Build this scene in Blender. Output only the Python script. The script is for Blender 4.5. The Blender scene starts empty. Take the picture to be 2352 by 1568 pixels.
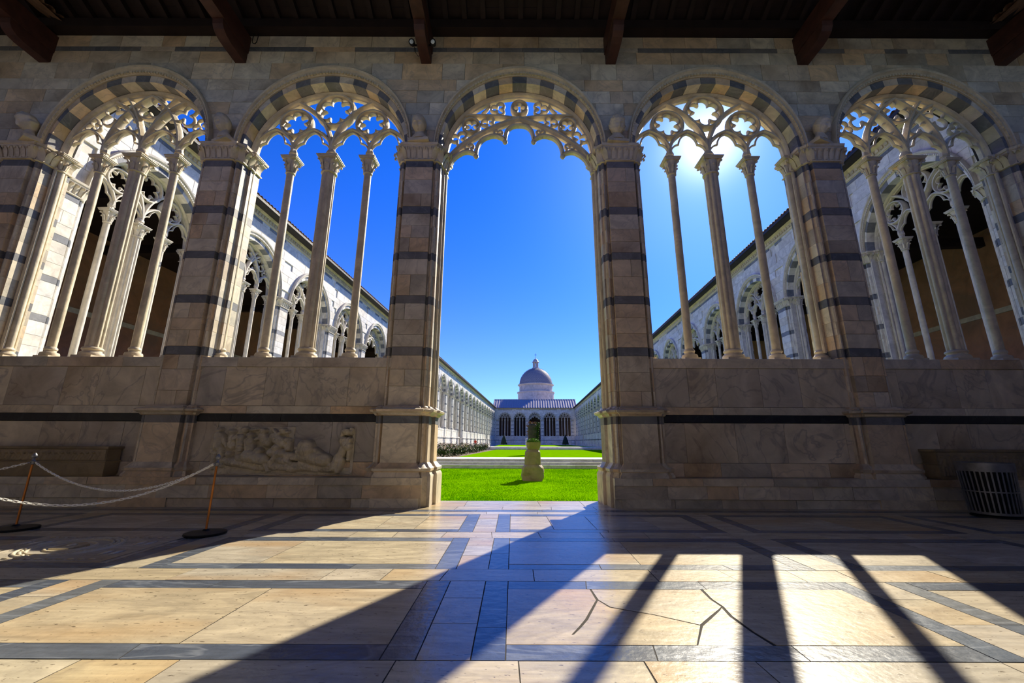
import bpy, math, random
from math import sin, cos, pi, sqrt, radians, atan2
from mathutils import Vector, Matrix, noise
random.seed(7)
S = bpy.context.scene
COL = S.collection
# ------------------------------------------------------------------ camera
H = 1.26
cam_d = bpy.data.cameras.new('camera'); cam = bpy.data.objects.new('camera', cam_d); COL.objects.link(cam)
cam_d.sensor_width = 36.0; cam_d.lens = 943.0 / 2352.0 * 36.0
cam_d.shift_x = (1176 - 1179) / 2352.0
cam_d.clip_start = 0.05; cam_d.clip_end = 2000
cam.matrix_world = Matrix.Translation((0, 0, H)) @ Matrix.Rotation(radians(90 + 13.7), 4, 'X') @ Matrix.Rotation(0.0035, 4, 'Z')
S.camera = cam
# ------------------------------------------------------------------ world, sun, exposure
SUN = Vector((0.473, 0.8575, 0.715)).normalized()
sun_el = math.asin(SUN.z); sun_az = atan2(SUN.x, SUN.y)
w = bpy.data.worlds.new('world'); S.world = w; w.use_nodes = True
nt = w.node_tree; nt.nodes.clear()
out = nt.nodes.new('ShaderNodeOutputWorld'); bg = nt.nodes.new('ShaderNodeBackground')
sky = nt.nodes.new('ShaderNodeTexSky'); sky.sky_type = 'NISHITA'
sky.sun_elevation = sun_el; sky.sun_rotation = sun_az; sky.sun_disc = False
sky.air_density = 1.0; sky.dust_density = 0.15; sky.ozone_density = 3.0
hsv = nt.nodes.new('ShaderNodeHueSaturation'); hsv.inputs['Saturation'].default_value = 1.42; hsv.inputs['Value'].default_value = 1.0
gain = nt.nodes.new('ShaderNodeMixRGB'); gain.blend_type = 'MULTIPLY'; gain.inputs[0].default_value = 1.0; gain.inputs[2].default_value = (0.021, 0.074, 0.148, 1)
# the sun's disc and the bright haze close around it, as functions of the angle to the sun
tc = nt.nodes.new('ShaderNodeTexCoord'); dp = nt.nodes.new('ShaderNodeVectorMath'); dp.operation = 'DOT_PRODUCT'; dp.inputs[1].default_value = SUN
nrm = nt.nodes.new('ShaderNodeVectorMath'); nrm.operation = 'NORMALIZE'
nt.links.new(tc.outputs['Generated'], nrm.inputs[0]); nt.links.new(nrm.outputs[0], dp.inputs[0])
def wmath(op, a, b=None):
    n = nt.nodes.new('ShaderNodeMath'); n.operation = op
    for i, v in enumerate((a, b)):
        if v is None: continue
        if isinstance(v, (int, float)): n.inputs[i].default_value = v
        else: nt.links.new(v, n.inputs[i])
    return n.outputs[0]
dotv = wmath('MINIMUM', wmath('MAXIMUM', dp.outputs['Value'], -1.0), 1.0)
ang = wmath('ARCCOSINE', dotv)
disc = wmath('MULTIPLY', wmath('LESS_THAN', ang, 0.011), 30.0)
def gauss(sig, amp):
    q = wmath('DIVIDE', ang, sig); q = wmath('MULTIPLY', q, q); q = wmath('MULTIPLY', q, -1.0)
    return wmath('MULTIPLY', wmath('POWER', 2.71828, q), amp)
halo = wmath('ADD', wmath('ADD', disc, gauss(0.06, 0.8)), gauss(0.25, 0.13))
hc = nt.nodes.new('ShaderNodeMixRGB'); hc.blend_type = 'MULTIPLY'; hc.inputs[0].default_value = 1.0; hc.inputs[2].default_value = (1.0, 0.97, 0.9, 1)
add = nt.nodes.new('ShaderNodeMixRGB'); add.blend_type = 'ADD'; add.inputs[0].default_value = 1.0
nt.links.new(sky.outputs[0], hsv.inputs['Color']); nt.links.new(hsv.outputs[0], gain.inputs[1])
nt.links.new(halo, hc.inputs[1]); nt.links.new(gain.outputs[0], add.inputs[1]); nt.links.new(hc.outputs[0], add.inputs[2])
sz = nt.nodes.new('ShaderNodeSeparateXYZ'); nt.links.new(nrm.outputs[0], sz.inputs[0])
hz = wmath('POWER', 2.71828, wmath('DIVIDE', wmath('ABSOLUTE', sz.outputs[2]), -0.16))
hzc = nt.nodes.new('ShaderNodeMixRGB'); hzc.blend_type = 'MULTIPLY'; hzc.inputs[0].default_value = 1.0; hzc.inputs[2].default_value = (0.32, 0.05, 0.0, 1); nt.links.new(hz, hzc.inputs[1])
add2 = nt.nodes.new('ShaderNodeMixRGB'); add2.blend_type = 'ADD'; add2.inputs[0].default_value = 1.0; nt.links.new(add.outputs[0], add2.inputs[1]); nt.links.new(hzc.outputs[0], add2.inputs[2])
nt.links.new(add2.outputs[0], bg.inputs[0]); nt.links.new(bg.outputs[0], out.inputs[0]); bg.inputs[1].default_value = 1.0
sl = bpy.data.lights.new('sun', 'SUN'); sl.energy = 5.7; sl.angle = radians(0.6); sl.color = (1.0, 0.9, 0.72)
so = bpy.data.objects.new('sun', sl); COL.objects.link(so); so.rotation_mode = 'QUATERNION'
so.rotation_quaternion = SUN.to_track_quat('Z', 'Y'); so.location = (20, 40, 50)
S.view_settings.view_transform = 'Standard'; S.view_settings.look = 'None'
S.view_settings.gamma = 1.0; S.view_settings.use_curve_mapping = False
S.view_settings.exposure = 0.6
S.cycles.diffuse_bounces = 8; S.cycles.max_bounces = 12
# ------------------------------------------------------------------ helpers
class MB:
    def __init__(self): self.v = []; self.f = []; self.mi = []
    def add(self, vs, fs, m=0):
        b = len(self.v); self.v.extend(tuple(p) for p in vs)
        self.f.extend([tuple(i + b for i in q) for q in fs]); self.mi.extend([m] * len(fs)); return self
    def box(self, x0, x1, y0, y1, z0, z1, m=0):
        return self.add([(x0,y0,z0),(x1,y0,z0),(x1,y1,z0),(x0,y1,z0),(x0,y0,z1),(x1,y0,z1),(x1,y1,z1),(x0,y1,z1)],
                        [(0,3,2,1),(4,5,6,7),(0,1,5,4),(1,2,6,5),(2,3,7,6),(3,0,4,7)], m)
    def prism(self, poly, d0, d1, axis='y', ch=0.0, m=0):
        """poly in (a,b); axis y -> (a, d, b), axis z -> (a, b, d). Face at d0 is the shown one, ch its chamfer."""
        n = len(poly)
        area = sum(poly[i][0]*poly[(i+1)%n][1]-poly[(i+1)%n][0]*poly[i][1] for i in range(n))
        if area < 0: poly = poly[::-1]
        P = (lambda p, d: (p[0], d, p[1])) if axis == 'y' else (lambda p, d: (p[0], p[1], d))
        front = poly; vs = []; s = 1 if d1 > d0 else -1
        if ch:
            front = offset(poly, -ch)
            vs = [P(p, d0) for p in front] + [P(p, d0 + s*ch) for p in poly] + [P(p, d1) for p in poly]
            rings = 3
        else:
            vs = [P(p, d0) for p in poly] + [P(p, d1) for p in poly]; rings = 2
        flip = (axis == 'y') != (s < 0)
        fs = [tuple(range(n))] + [tuple(range(n*(rings-1), n*rings))[::-1]]
        for r in range(rings-1):
            for i in range(n):
                j = (i+1) % n; a = r*n
                fs.append((a+j, a+i, a+n+i, a+n+j))
        if not flip: fs = [q[::-1] for q in fs]
        return self.add(vs, fs, m)
    def lathe(self, prof, cx=0, cy=0, n=16, m=0, sq=None):
        vs = []; fs = []
        for r, z in prof:
            for k in range(n):
                a = 2*pi*(k+.5)/n
                q = sq(a, r) if sq else r
                vs.append((cx+q*cos(a), cy+q*sin(a), z))
        for i in range(len(prof)-1):
            for k in range(n):
                j = (k+1) % n; fs.append((i*n+k, i*n+j, (i+1)*n+j, (i+1)*n+k))
        fs.append(tuple(range(n))[::-1]); fs.append(tuple(range(n*(len(prof)-1), n*len(prof))))
        return self.add(vs, fs, m)
    def sweep(self, path, prof, closed=False, m=0, caps=True):
        """path in (x,z); prof in (n, y): n along the in-plane left normal"""
        path = [p for i, p in enumerate(path) if i == 0 or abs(p[0]-path[i-1][0])+abs(p[1]-path[i-1][1]) > 1e-6]
        if len(path) < 2: return self
        n = len(path); k = len(prof); vs = []; fs = []
        for i, p in enumerate(path):
            a = path[(i-1) % n] if (closed or i > 0) else path[i]
            b = path[(i+1) % n] if (closed or i < n-1) else path[i]
            t1 = norm2(p[0]-a[0], p[1]-a[1]) if a != p else None
            t2 = norm2(b[0]-p[0], b[1]-p[1]) if b != p else None
            if t1 is None: t1 = t2
            if t2 is None: t2 = t1
            tx, tz = norm2(t1[0]+t2[0], t1[1]+t2[1])
            c = max(0.5, tx*t1[0]+tz*t1[1]); nx, nz = -tz/c, tx/c
            for q, y in prof: vs.append((p[0]+nx*q, y, p[1]+nz*q))
        for i in range(n if closed else n-1):
            j = (i+1) % n
            for s in range(k):
                t = (s+1) % k; fs.append((i*k+s, i*k+t, j*k+t, j*k+s))
        if not closed and caps:
            fs.append(tuple(range(k))[::-1]); fs.append(tuple(range((n-1)*k, n*k)))
        return self.add(vs, fs, m)
    def loft(self, rings, closed=True, caps=True, m=0):
        n = len(rings[0]); vs = [p for r in rings for p in r]; fs = []
        for i in range(len(rings)-1):
            for k in range(n if closed else n-1):
                j = (k+1) % n; fs.append((i*n+k, i*n+j, (i+1)*n+j, (i+1)*n+k))
        if caps and closed:
            fs.append(tuple(range(n))[::-1]); fs.append(tuple(range(n*(len(rings)-1), n*len(rings))))
        return self.add(vs, fs, m)
    def ball(self, c, r, n=10, mseg=7, m=0):
        if isinstance(r, (int, float)): r = (r, r, r)
        vs = [(c[0], c[1], c[2]-r[2])]; fs = []
        for i in range(1, mseg):
            t = -pi/2+pi*i/mseg
            for k in range(n):
                a = 2*pi*k/n; vs.append((c[0]+r[0]*cos(t)*cos(a), c[1]+r[1]*cos(t)*sin(a), c[2]+r[2]*sin(t)))
        vs.append((c[0], c[1], c[2]+r[2])); L = len(vs)-1
        for k in range(n):
            j = (k+1) % n; fs.append((0, 1+j, 1+k)); fs.append((L, 1+(mseg-2)*n+k, 1+(mseg-2)*n+j))
            for i in range(mseg-2): fs.append((1+i*n+k, 1+i*n+j, 1+(i+1)*n+j, 1+(i+1)*n+k))
        return self.add(vs, fs, m)
    def tube(self, pts, r, n=8, m=0):
        rings = []
        for i, p in enumerate(pts):
            p = Vector(p); a = Vector(pts[max(i-1, 0)]); b = Vector(pts[min(i+1, len(pts)-1)])
            t = (b-a).normalized(); u = t.cross(Vector((0.13, 0.97, 0.2))).normalized(); v = t.cross(u)
            rr = r[i] if isinstance(r, (list, tuple)) else r
            rings.append([tuple(p+u*rr*cos(2*pi*k/n)+v*rr*sin(2*pi*k/n)) for k in range(n)])
        return self.loft(rings, m=m)
    def move(self, M):
        self.v = [tuple(M @ Vector(p)) for p in self.v]; return self
    def mesh(self, name, mats, smooth=None):
        me = bpy.data.meshes.new(name); me.from_pydata(self.v, [], self.f)
        if not isinstance(mats, (list, tuple)): mats = [mats]
        for q in mats: me.materials.append(q)
        if len(mats) > 1: me.polygons.foreach_set('material_index', self.mi)
        if smooth:
            me.polygons.foreach_set('use_smooth', [True]*len(me.polygons)); me.set_sharp_from_angle(angle=radians(smooth))
        me.update(); return me
def norm2(a, b):
    l = sqrt(a*a+b*b) or 1.0; return (a/l, b/l)
def offset(poly, d):
    """move a CCW polygon's edges outwards by d (mitred)"""
    n = len(poly); o = []
    for i in range(n):
        a, p, b = poly[i-1], poly[i], poly[(i+1) % n]
        t1 = norm2(p[0]-a[0], p[1]-a[1]); t2 = norm2(b[0]-p[0], b[1]-p[1])
        n1 = (t1[1], -t1[0]); n2 = (t2[1], -t2[0]); s = norm2(n1[0]+n2[0], n1[1]+n2[1])
        c = max(0.45, s[0]*n1[0]+s[1]*n1[1]); o.append((p[0]+s[0]*d/c, p[1]+s[1]*d/c))
    return o
def obj(name, me, parent=None, loc=None, kind=None, label=None, cat=None, group=None, rot=None):
    o = bpy.data.objects.new(name, me); COL.objects.link(o)
    if parent: o.parent = parent
    if loc: o.location = loc
    if rot is not None: o.rotation_euler = (0, 0, rot)
    if kind: o['kind'] = kind
    if label: o['label'] = label
    if cat: o['category'] = cat
    if group: o['group'] = group
    return o
def empty(name, loc=(0,0,0), rot=0, **k):
    o = obj(name, None, loc=loc, rot=rot, **k); o.empty_display_size = 0.2; return o
def lin(c): return tuple((x/12.92 if x <= .04045 else ((x+.055)/1.055)**2.4) for x in c)
def rgb(r, g, b): return (*lin((r/255, g/255, b/255)), 1)
# ------------------------------------------------------------------ materials
def stone_mat(name, cols, rough=0.55, vein=0.35, bump=0.15, scale=1.0, spec=0.4, veincol=(0.25, 0.22, 0.2, 1), stain=None, streak=(1, 1, 1), pits=0, dist=2.5):
    m = bpy.data.materials.new(name); m.use_nodes = True; t = m.node_tree; N = t.nodes; L = t.links
    b = N['Principled BSDF']; b.inputs['Roughness'].default_value = rough; b.inputs['Specular IOR Level'].default_value = spec
    oi = N.new('ShaderNodeObjectInfo'); ge = N.new('ShaderNodeNewGeometry')
    rn = N.new('ShaderNodeMath'); rn.operation = 'ADD'; L.new(oi.outputs['Random'], rn.inputs[0]); L.new(ge.outputs['Random Per Island'], rn.inputs[1])
    fr = N.new('ShaderNodeMath'); fr.operation = 'FRACT'; L.new(rn.outputs[0], fr.inputs[0])
    cr = N.new('ShaderNodeValToRGB'); cr.color_ramp.interpolation = 'LINEAR'
    el = cr.color_ramp.elements
    while len(el) < len(cols): el.new(0.5)
    for i, c in enumerate(cols): el[i].position = i/(len(cols)-1) if len(cols) > 1 else 0; el[i].color = c
    L.new(fr.outputs[0], cr.inputs[0])
    vm = N.new('ShaderNodeVectorMath'); vm.operation = 'MULTIPLY_ADD'
    cb = N.new('ShaderNodeCombineXYZ'); L.new(fr.outputs[0], cb.inputs[0]); L.new(fr.outputs[0], cb.inputs[2])
    L.new(ge.outputs['Position'], vm.inputs[0]); vm.inputs[1].default_value = [scale*q for q in streak]
    sc = N.new('ShaderNodeVectorMath'); sc.operation = 'SCALE'; sc.inputs[3].default_value = 37.0; L.new(cb.outputs[0], sc.inputs[0]); L.new(sc.outputs[0], vm.inputs[2])
    n1 = N.new('ShaderNodeTexNoise'); n1.inputs['Scale'].default_value = 1.6; n1.inputs['Detail'].default_value = 7; n1.inputs['Roughness'].default_value = 0.62; n1.inputs['Distortion'].default_value = 1.4
    L.new(vm.outputs[0], n1.inputs['Vector'])
    n2 = N.new('ShaderNodeTexNoise'); n2.inputs['Scale'].default_value = 0.9; n2.inputs['Detail'].default_value = 4; n2.inputs['Distortion'].default_value = dist
    L.new(vm.outputs[0], n2.inputs['Vector'])
    # veins where the second noise crosses its middle
    a = N.new('ShaderNodeMath'); a.operation = 'SUBTRACT'; L.new(n2.outputs[0], a.inputs[0]); a.inputs[1].default_value = 0.5
    ab = N.new('ShaderNodeMath'); ab.operation = 'ABSOLUTE'; L.new(a.outputs[0], ab.inputs[0])
    vr = N.new('ShaderNodeMapRange'); vr.inputs[1].default_value = 0.0; vr.inputs[2].default_value = 0.03; vr.inputs[3].default_value = vein; vr.inputs[4].default_value = 0.0
    L.new(ab.outputs[0], vr.inputs[0])
    cl = N.new('ShaderNodeMapRange'); cl.inputs[1].default_value = 0.3; cl.inputs[2].default_value = 0.72; cl.inputs[3].default_value = 0.72; cl.inputs[4].default_value = 1.25
    L.new(n1.outputs[0], cl.inputs[0])
    mu = N.new('ShaderNodeMixRGB'); mu.blend_type = 'MULTIPLY'; mu.inputs[0].default_value = 1; L.new(cr.outputs[0], mu.inputs[1]); L.new(cl.outputs[0], mu.inputs[2])
    mv = N.new('ShaderNodeMixRGB'); L.new(vr.outputs[0], mv.inputs[0]); L.new(mu.outputs[0], mv.inputs[1]); mv.inputs[2].default_value = veincol
    last = mv.outputs[0]
    if stain:
        n3 = N.new('ShaderNodeTexNoise'); n3.inputs['Scale'].default_value = 0.55; n3.inputs['Detail'].default_value = 5; L.new(vm.outputs[0], n3.inputs['Vector'])
        r3 = N.new('ShaderNodeMapRange'); r3.inputs[1].default_value = 0.52; r3.inputs[2].default_value = 0.75; r3.inputs[3].default_value = 0; r3.inputs[4].default_value = 0.75
        L.new(n3.outputs[0], r3.inputs[0]); ms = N.new('ShaderNodeMixRGB'); L.new(r3.outputs[0], ms.inputs[0]); L.new(last, ms.inputs[1]); ms.inputs[2].default_value = stain; last = ms.outputs[0]
    if pits:
        pn = N.new('ShaderNodeTexNoise'); pn.inputs['Scale'].default_value = 26; pn.inputs['Detail'].default_value = 3; L.new(vm.outputs[0], pn.inputs['Vector'])
        pr = N.new('ShaderNodeMapRange'); pr.inputs[1].default_value = .66; pr.inputs[2].default_value = .70; pr.inputs[3].default_value = 0; pr.inputs[4].default_value = pits; L.new(pn.outputs[0], pr.inputs[0])
        pm = N.new('ShaderNodeMixRGB'); L.new(pr.outputs[0], pm.inputs[0]); L.new(last, pm.inputs[1]); pm.inputs[2].default_value = rgb(80,66,50); last = pm.outputs[0]
        sn = N.new('ShaderNodeTexNoise'); sn.inputs['Scale'].default_value = 5; sn.inputs['Detail'].default_value = 6; sn.inputs['Roughness'].default_value = .7
        sv = N.new('ShaderNodeVectorMath'); sv.operation = 'MULTIPLY'; sv.inputs[1].default_value = (.5, 2.6, 1); L.new(vm.outputs[0], sv.inputs[0]); L.new(sv.outputs[0], sn.inputs['Vector'])
        sr = N.new('ShaderNodeMapRange'); sr.inputs[1].default_value = .3; sr.inputs[2].default_value = .7; sr.inputs[3].default_value = .84; sr.inputs[4].default_value = 1.12; L.new(sn.outputs[0], sr.inputs[0])
        sm = N.new('ShaderNodeMixRGB'); sm.blend_type = 'MULTIPLY'; sm.inputs[0].default_value = 1; L.new(last, sm.inputs[1]); L.new(sr.outputs[0], sm.inputs[2]); last = sm.outputs[0]
    L.new(last, b.inputs['Base Color'])
    if bump:
        nb = N.new('ShaderNodeTexNoise'); nb.inputs['Scale'].default_value = 14; nb.inputs['Detail'].default_value = 5; L.new(ge.outputs['Position'], nb.inputs['Vector'])
        bp = N.new('ShaderNodeBump'); bp.inputs['Strength'].default_value = bump; bp.inputs['Distance'].default_value = 0.02; L.new(nb.outputs[0], bp.inputs['Height']); L.new(bp.outputs[0], b.inputs['Normal'])
    return m
def plain(name, c, rough=0.6, metal=0.0, nscale=6.0, var=0.3, bump=0.2, spec=0.4):
    m = bpy.data.materials.new(name); m.use_nodes = True; t = m.node_tree; N = t.nodes; L = t.links
    b = N['Principled BSDF']; b.inputs['Roughness'].default_value = rough; b.inputs['Metallic'].default_value = metal; b.inputs['Specular IOR Level'].default_value = spec
    g = N.new('ShaderNodeNewGeometry'); n = N.new('ShaderNodeTexNoise'); n.inputs['Scale'].default_value = nscale; n.inputs['Detail'].default_value = 5
    L.new(g.outputs['Position'], n.inputs['Vector'])
    r = N.new('ShaderNodeMapRange'); r.inputs[1].default_value = .3; r.inputs[2].default_value = .7; r.inputs[3].default_value = 1-var; r.inputs[4].default_value = 1+var
    L.new(n.outputs[0], r.inputs[0]); mu = N.new('ShaderNodeMixRGB'); mu.blend_type = 'MULTIPLY'; mu.inputs[0].default_value = 1; mu.inputs[1].default_value = c; L.new(r.outputs[0], mu.inputs[2])
    L.new(mu.outputs[0], b.inputs['Base Color'])
    if bump:
        bp = N.new('ShaderNodeBump'); bp.inputs['Strength'].default_value = bump; bp.inputs['Distance'].default_value = 0.02; L.new(n.outputs[0], bp.inputs['Height']); L.new(bp.outputs[0], b.inputs['Normal'])
    return m
PALE = stone_mat('aged_marble', [rgb(206,190,160), rgb(220,210,186), rgb(186,178,160), rgb(222,192,150), rgb(200,192,176), rgb(228,214,186), rgb(212,184,146)], vein=.3, stain=rgb(120,92,60))
SLAB = stone_mat('dado_marble', [rgb(201,189,165), rgb(219,204,175), rgb(183,175,161), rgb(209,195,168)], vein=.55, stain=rgb(128,100,66), scale=.8)
DARK = stone_mat('dark_grey_marble', [rgb(116,116,118), rgb(98,102,106), rgb(128,124,120), rgb(106,108,110)], vein=.3, veincol=(0.3,0.3,0.3,1))
BAND = stone_mat('near_black_marble', [rgb(22,24,28), rgb(30,31,34), rgb(26,27,32)], rough=.35, vein=.1, veincol=(0.15,0.15,0.15,1))
CARVE = stone_mat('carved_marble', [rgb(212,196,160), rgb(199,189,164), rgb(219,205,174)], vein=.1, bump=.3)
TRAC = stone_mat('tracery_marble', [rgb(216,199,165), rgb(205,192,165)], vein=.15, bump=.25)
COURT = stone_mat('court_marble', [rgb(226,225,222), rgb(214,212,208), rgb(232,228,218), rgb(208,204,196), rgb(222,214,198)], vein=.2, bump=.1)
COURTD = stone_mat('court_grey_marble', [rgb(112,118,128), rgb(130,132,136), rgb(100,106,118)], vein=.2, veincol=(.4,.4,.4,1))
COURTT = stone_mat('court_tracery_marble', [rgb(214,206,188), rgb(206,200,188)], vein=.1, bump=.2)
FLOORP = stone_mat('floor_pale_marble', [rgb(186,170,140), rgb(196,184,156), rgb(182,174,158), rgb(194,176,138), rgb(188,180,166), rgb(200,184,152)], rough=.26, vein=.28, bump=.16, spec=.42, pits=.8, dist=.9, veincol=rgb(130,120,104), stain=rgb(186,150,100), streak=(.55,1.6,1), scale=1.3)
FLOORD = stone_mat('floor_grey_marble', [rgb(88,98,112), rgb(104,110,118), rgb(74,82,96), rgb(112,116,120)], rough=.26, vein=.4, bump=.2, spec=.5, pits=.3, dist=.9, veincol=rgb(150,156,164), streak=(.5,2,1), scale=1.6)
MORTAR = plain('old_mortar', rgb(42,36,30), .9)
WOOD = plain('dark_wood', rgb(40,28,26), .7, nscale=3)
WOODB = plain('beam_wood', rgb(74,44,36), .6, nscale=4)
GRASS = plain('lawn_green', rgb(106,158,2), .9, nscale=2.2, var=.14, bump=.0, spec=.0)
BLADE = plain('grass_blades', rgb(118,184,2), .8, nscale=5, var=.25, bump=0, spec=.0)
FRESCO = stone_mat('faded_fresco', [rgb(172,126,98), rgb(182,138,108)], vein=.2, bump=.1, scale=.5, stain=rgb(112,104,96))
PLASTER = plain('old_plaster', rgb(240,234,222), .9, var=.08)  # pale coat of the unseen walls, chosen to bounce light into the walk
TILE = plain('roof_tile', rgb(150,118,92), .8)
LEAD = plain('lead_sheet', rgb(168,160,166), .6)
RAIN = plain('dark_gutter', rgb(46,42,42), .6)
METAL = plain('bin_metal', rgb(130,132,138), .4, metal=.6, bump=0)
BLACKM = plain('black_metal', rgb(20,20,22), .5, metal=.3, bump=0)
BRASS = plain('brass_pole', rgb(176,112,58), .35, metal=.8, bump=0)
CHAIN = plain('white_chain', rgb(250,248,240), .4, bump=0, var=.02)
IVY = plain('ivy_leaf', rgb(60,84,22), .6, nscale=9, var=.5, bump=0)
IVYR = plain('autumn_ivy_leaf', rgb(140,88,48), .6, nscale=9, var=.4, bump=0)
SHRUB = plain('shrub_green', rgb(96,140,24), .7, nscale=9, var=.4, bump=0)
FLOWER = plain('rose_petal', rgb(232,206,190), .6, bump=0)
CYP = plain('cypress_green', rgb(30,44,40), .8, nscale=5, var=.4)
LAMPW = plain('white_paint', rgb(232,232,228), .5, bump=0)
GLASSD = plain('lamp_glass', rgb(210,220,225), .1, bump=0)
RED = plain('red_cloth', rgb(196,60,40), .8, bump=0)
SKIN = plain('skin', rgb(206,160,130), .6, bump=0)
BLUEJ = plain('dark_cloth', rgb(50,50,66), .8, bump=0)
MARB = stone_mat('weathered_block', [rgb(150,132,100), rgb(160,142,110)], vein=.2, bump=.6, stain=rgb(96,80,56))
# ------------------------------------------------------------------ levels (metres above the floor)
Z_SILL, Z_CAP0, Z_CAP, Z_SPR, Z_TRAC, Z_TOP = 3.04, 7.95, 8.38, 8.40, 8.55, 11.945
HOOD_O = (2.15, 2.42); HOOD_I = (2.05, 2.17); VOUS_I = (1.97, 1.97)
DARKB = [(7.78,7.95),(6.51,6.71),(5.35,5.53),(4.27,4.46),(3.08,3.27)]
def ell(ab, t, cx=0, zc=Z_SPR): return (cx+ab[0]*cos(t), zc+ab[1]*sin(t))
def arc_pts(ab, n=28, cx=0, t0=0, t1=pi): return [ell(ab, t0+(t1-t0)*i/n, cx) for i in range(n+1)]
def bez(p0, p1, p2, n=8): return [((1-t)**2*p0[0]+2*t*(1-t)*p1[0]+t*t*p2[0], (1-t)**2*p0[1]+2*t*(1-t)*p1[1]+t*t*p2[1]) for t in [i/n for i in range(n+1)]]
# ------------------------------------------------------------------ stone cutting
def cut_rect(x0, x1, z0, z1, arcs, ab=(2.1, 2.3)):
    """rectangle minus the arches' area -> list of polygons"""
    def g(x):
        q = -1e9
        for c in arcs:
            d = abs(x-c)/ab[0]
            if d < 1: q = max(q, Z_SPR+ab[1]*sqrt(1-d*d))
        return q
    near = [c for c in arcs if c-ab[0] < x1 and c+ab[0] > x0]
    if not near or (g(x0) <= z0 and g(x1) <= z0 and all(not (x0 < c < x1) for c in near) and g((x0+x1)/2) <= z0): return [[(x0,z0),(x1,z0),(x1,z1),(x0,z1)]]
    N = max(6, int((x1-x0)/0.09)); xs = [x0+(x1-x0)*i/N for i in range(N+1)]
    for c in near:
        for e in (c-ab[0], c+ab[0]):
            if x0 < e < x1: xs += [e-1e-4, e+1e-4]
        for zz in (z0, z1):
            s = (zz-Z_SPR)/ab[1]
            if 0 < s < 1:
                for sg in (-1, 1):
                    e = c+sg*ab[0]*sqrt(1-s*s)
                    if x0 < e < x1: xs.append(e)
    xs.sort(); polys = []; cur = []
    for x in xs:
        lo = max(z0, g(x))
        if lo < z1-0.003: cur.append((x, lo))
        else:
            if cur: cur.append((x, z1)) if lo < z1+.02 else None
            if len(cur) > 1: polys.append(cur)
            cur = [(x, z1)] if lo < z1+.001 else []
    if len(cur) > 1: polys.append(cur)
    res = []
    for c in polys:
        low = [c[0]]
        for i in range(1, len(c)-1):
            a, b, d = low[-1], c[i], c[i+1]
            if abs((b[0]-a[0])*(d[1]-a[1])-(b[1]-a[1])*(d[0]-a[0])) > 2e-4: low.append(b)
        low.append(c[-1]); p = list(low)
        if c[-1][1] < z1-1e-6: p.append((c[-1][0], z1))
        if c[0][1] < z1-1e-6: p.append((c[0][0], z1))
        if len(p) > 2:
            ar = abs(sum(p[i][0]*p[(i+1)%len(p)][1]-p[(i+1)%len(p)][0]*p[i][1] for i in range(len(p))))/2
            if ar > .004: res.append(p)
    return res
def course(x0, x1, z0, z1, wmin, wmax, rnd):
    xs = [x0]
    while x1-xs[-1] > wmax*1.3: xs.append(xs[-1]+rnd.uniform(wmin, wmax))
    xs.append(x1); return [(xs[i], xs[i+1], z0, z1) for i in range(len(xs)-1)]
UPPER = [(8.40,8.93,0),(8.93,9.40,0),(9.40,9.765,0),(9.765,10.146,0),(10.146,10.492,0),(10.492,11.014,0),(11.014,11.43,0),(11.43,11.58,1),(11.58,11.945,0)]
def upper_stones(xa, xb, arcs, rnd, period=None):
    out = []
    for k, (z0, z1, d) in enumerate(UPPER):
        off = rnd.uniform(-.5, .5) if period else 0
        for r in course(xa+off, xb+off, z0, z1, .55, 1.15, rnd):
            for p in cut_rect(*r, arcs): out.append((p, d if not d or rnd.random() > .3 else 0, z0 >= 11.0))
    return out
def stone_mesh(poly, y0, y1, mat, gap=.003, ch=.006):
    n = len(poly); area = sum(poly[i][0]*poly[(i+1)%n][1]-poly[(i+1)%n][0]*poly[i][1] for i in range(n))
    if area < 0: poly = poly[::-1]
    return MB().prism(offset(poly, -gap), y0, y1, 'y', ch).mesh('stone', mat)
# ------------------------------------------------------------------ tracery
def prof(w, y0, y1):
    d = y1-y0; return [(-w, y0+.3*d), (-w*.5, y0+.12*d), (-w*.42, y0), (w*.42, y0), (w*.5, y0+.12*d), (w, y0+.3*d), (w, y1-.3*d), (w*.42, y1), (-w*.42, y1), (-w, y1-.3*d)]
def prof_s(w, y0, y1): return [(-w, y0+.03), (-w*.4, y0), (w*.4, y0), (w, y0+.03), (w, y1-.03), (w*.4, y1), (-w*.4, y1), (-w, y1-.03)]
YA, YB = .31, .53
def arc_seg(c, r, a0, a1, n=12): return [(c[0]+r*cos(a0+(a1-a0)*i/n), c[1]+r*sin(a0+(a1-a0)*i/n)) for i in range(n+1)]
def pointed(cx, half, h, z0, n=10):
    R = (h*h+half*half)/(2*half); a = math.asin(h/R)
    return arc_seg((cx-half+R, z0), R, pi, pi-a, n), arc_seg((cx+half-R, z0), R, 0, a, n)
def foil(cx, cz, R, n, rot=0, steps=9):
    s = sin(pi/n); d = .93/(1+1.03*s); rho = 1.03*d*s; pts = []
    for k in range(n):
        for i in range(steps):
            ph = -pi/n+2*pi/n*i/steps; r = d*cos(ph)+sqrt(max(0, rho*rho-(d*sin(ph))**2)); a = rot+2*pi*k/n+ph
            pts.append((cx+R*r*cos(a), cz+R*r*sin(a)))
    return pts
def rosette(b, cx, cz, R, n, rot, w=.042):
    b.sweep(arc_seg((cx, cz), R-w, 0, 2*pi*(1-1/30), 29), prof(w, YA, YB), closed=True)
    b.sweep(foil(cx, cz, (R-2*w)*1.04, n, rot), prof_s(.022, YA+.05, YB-.05), closed=True)
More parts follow.
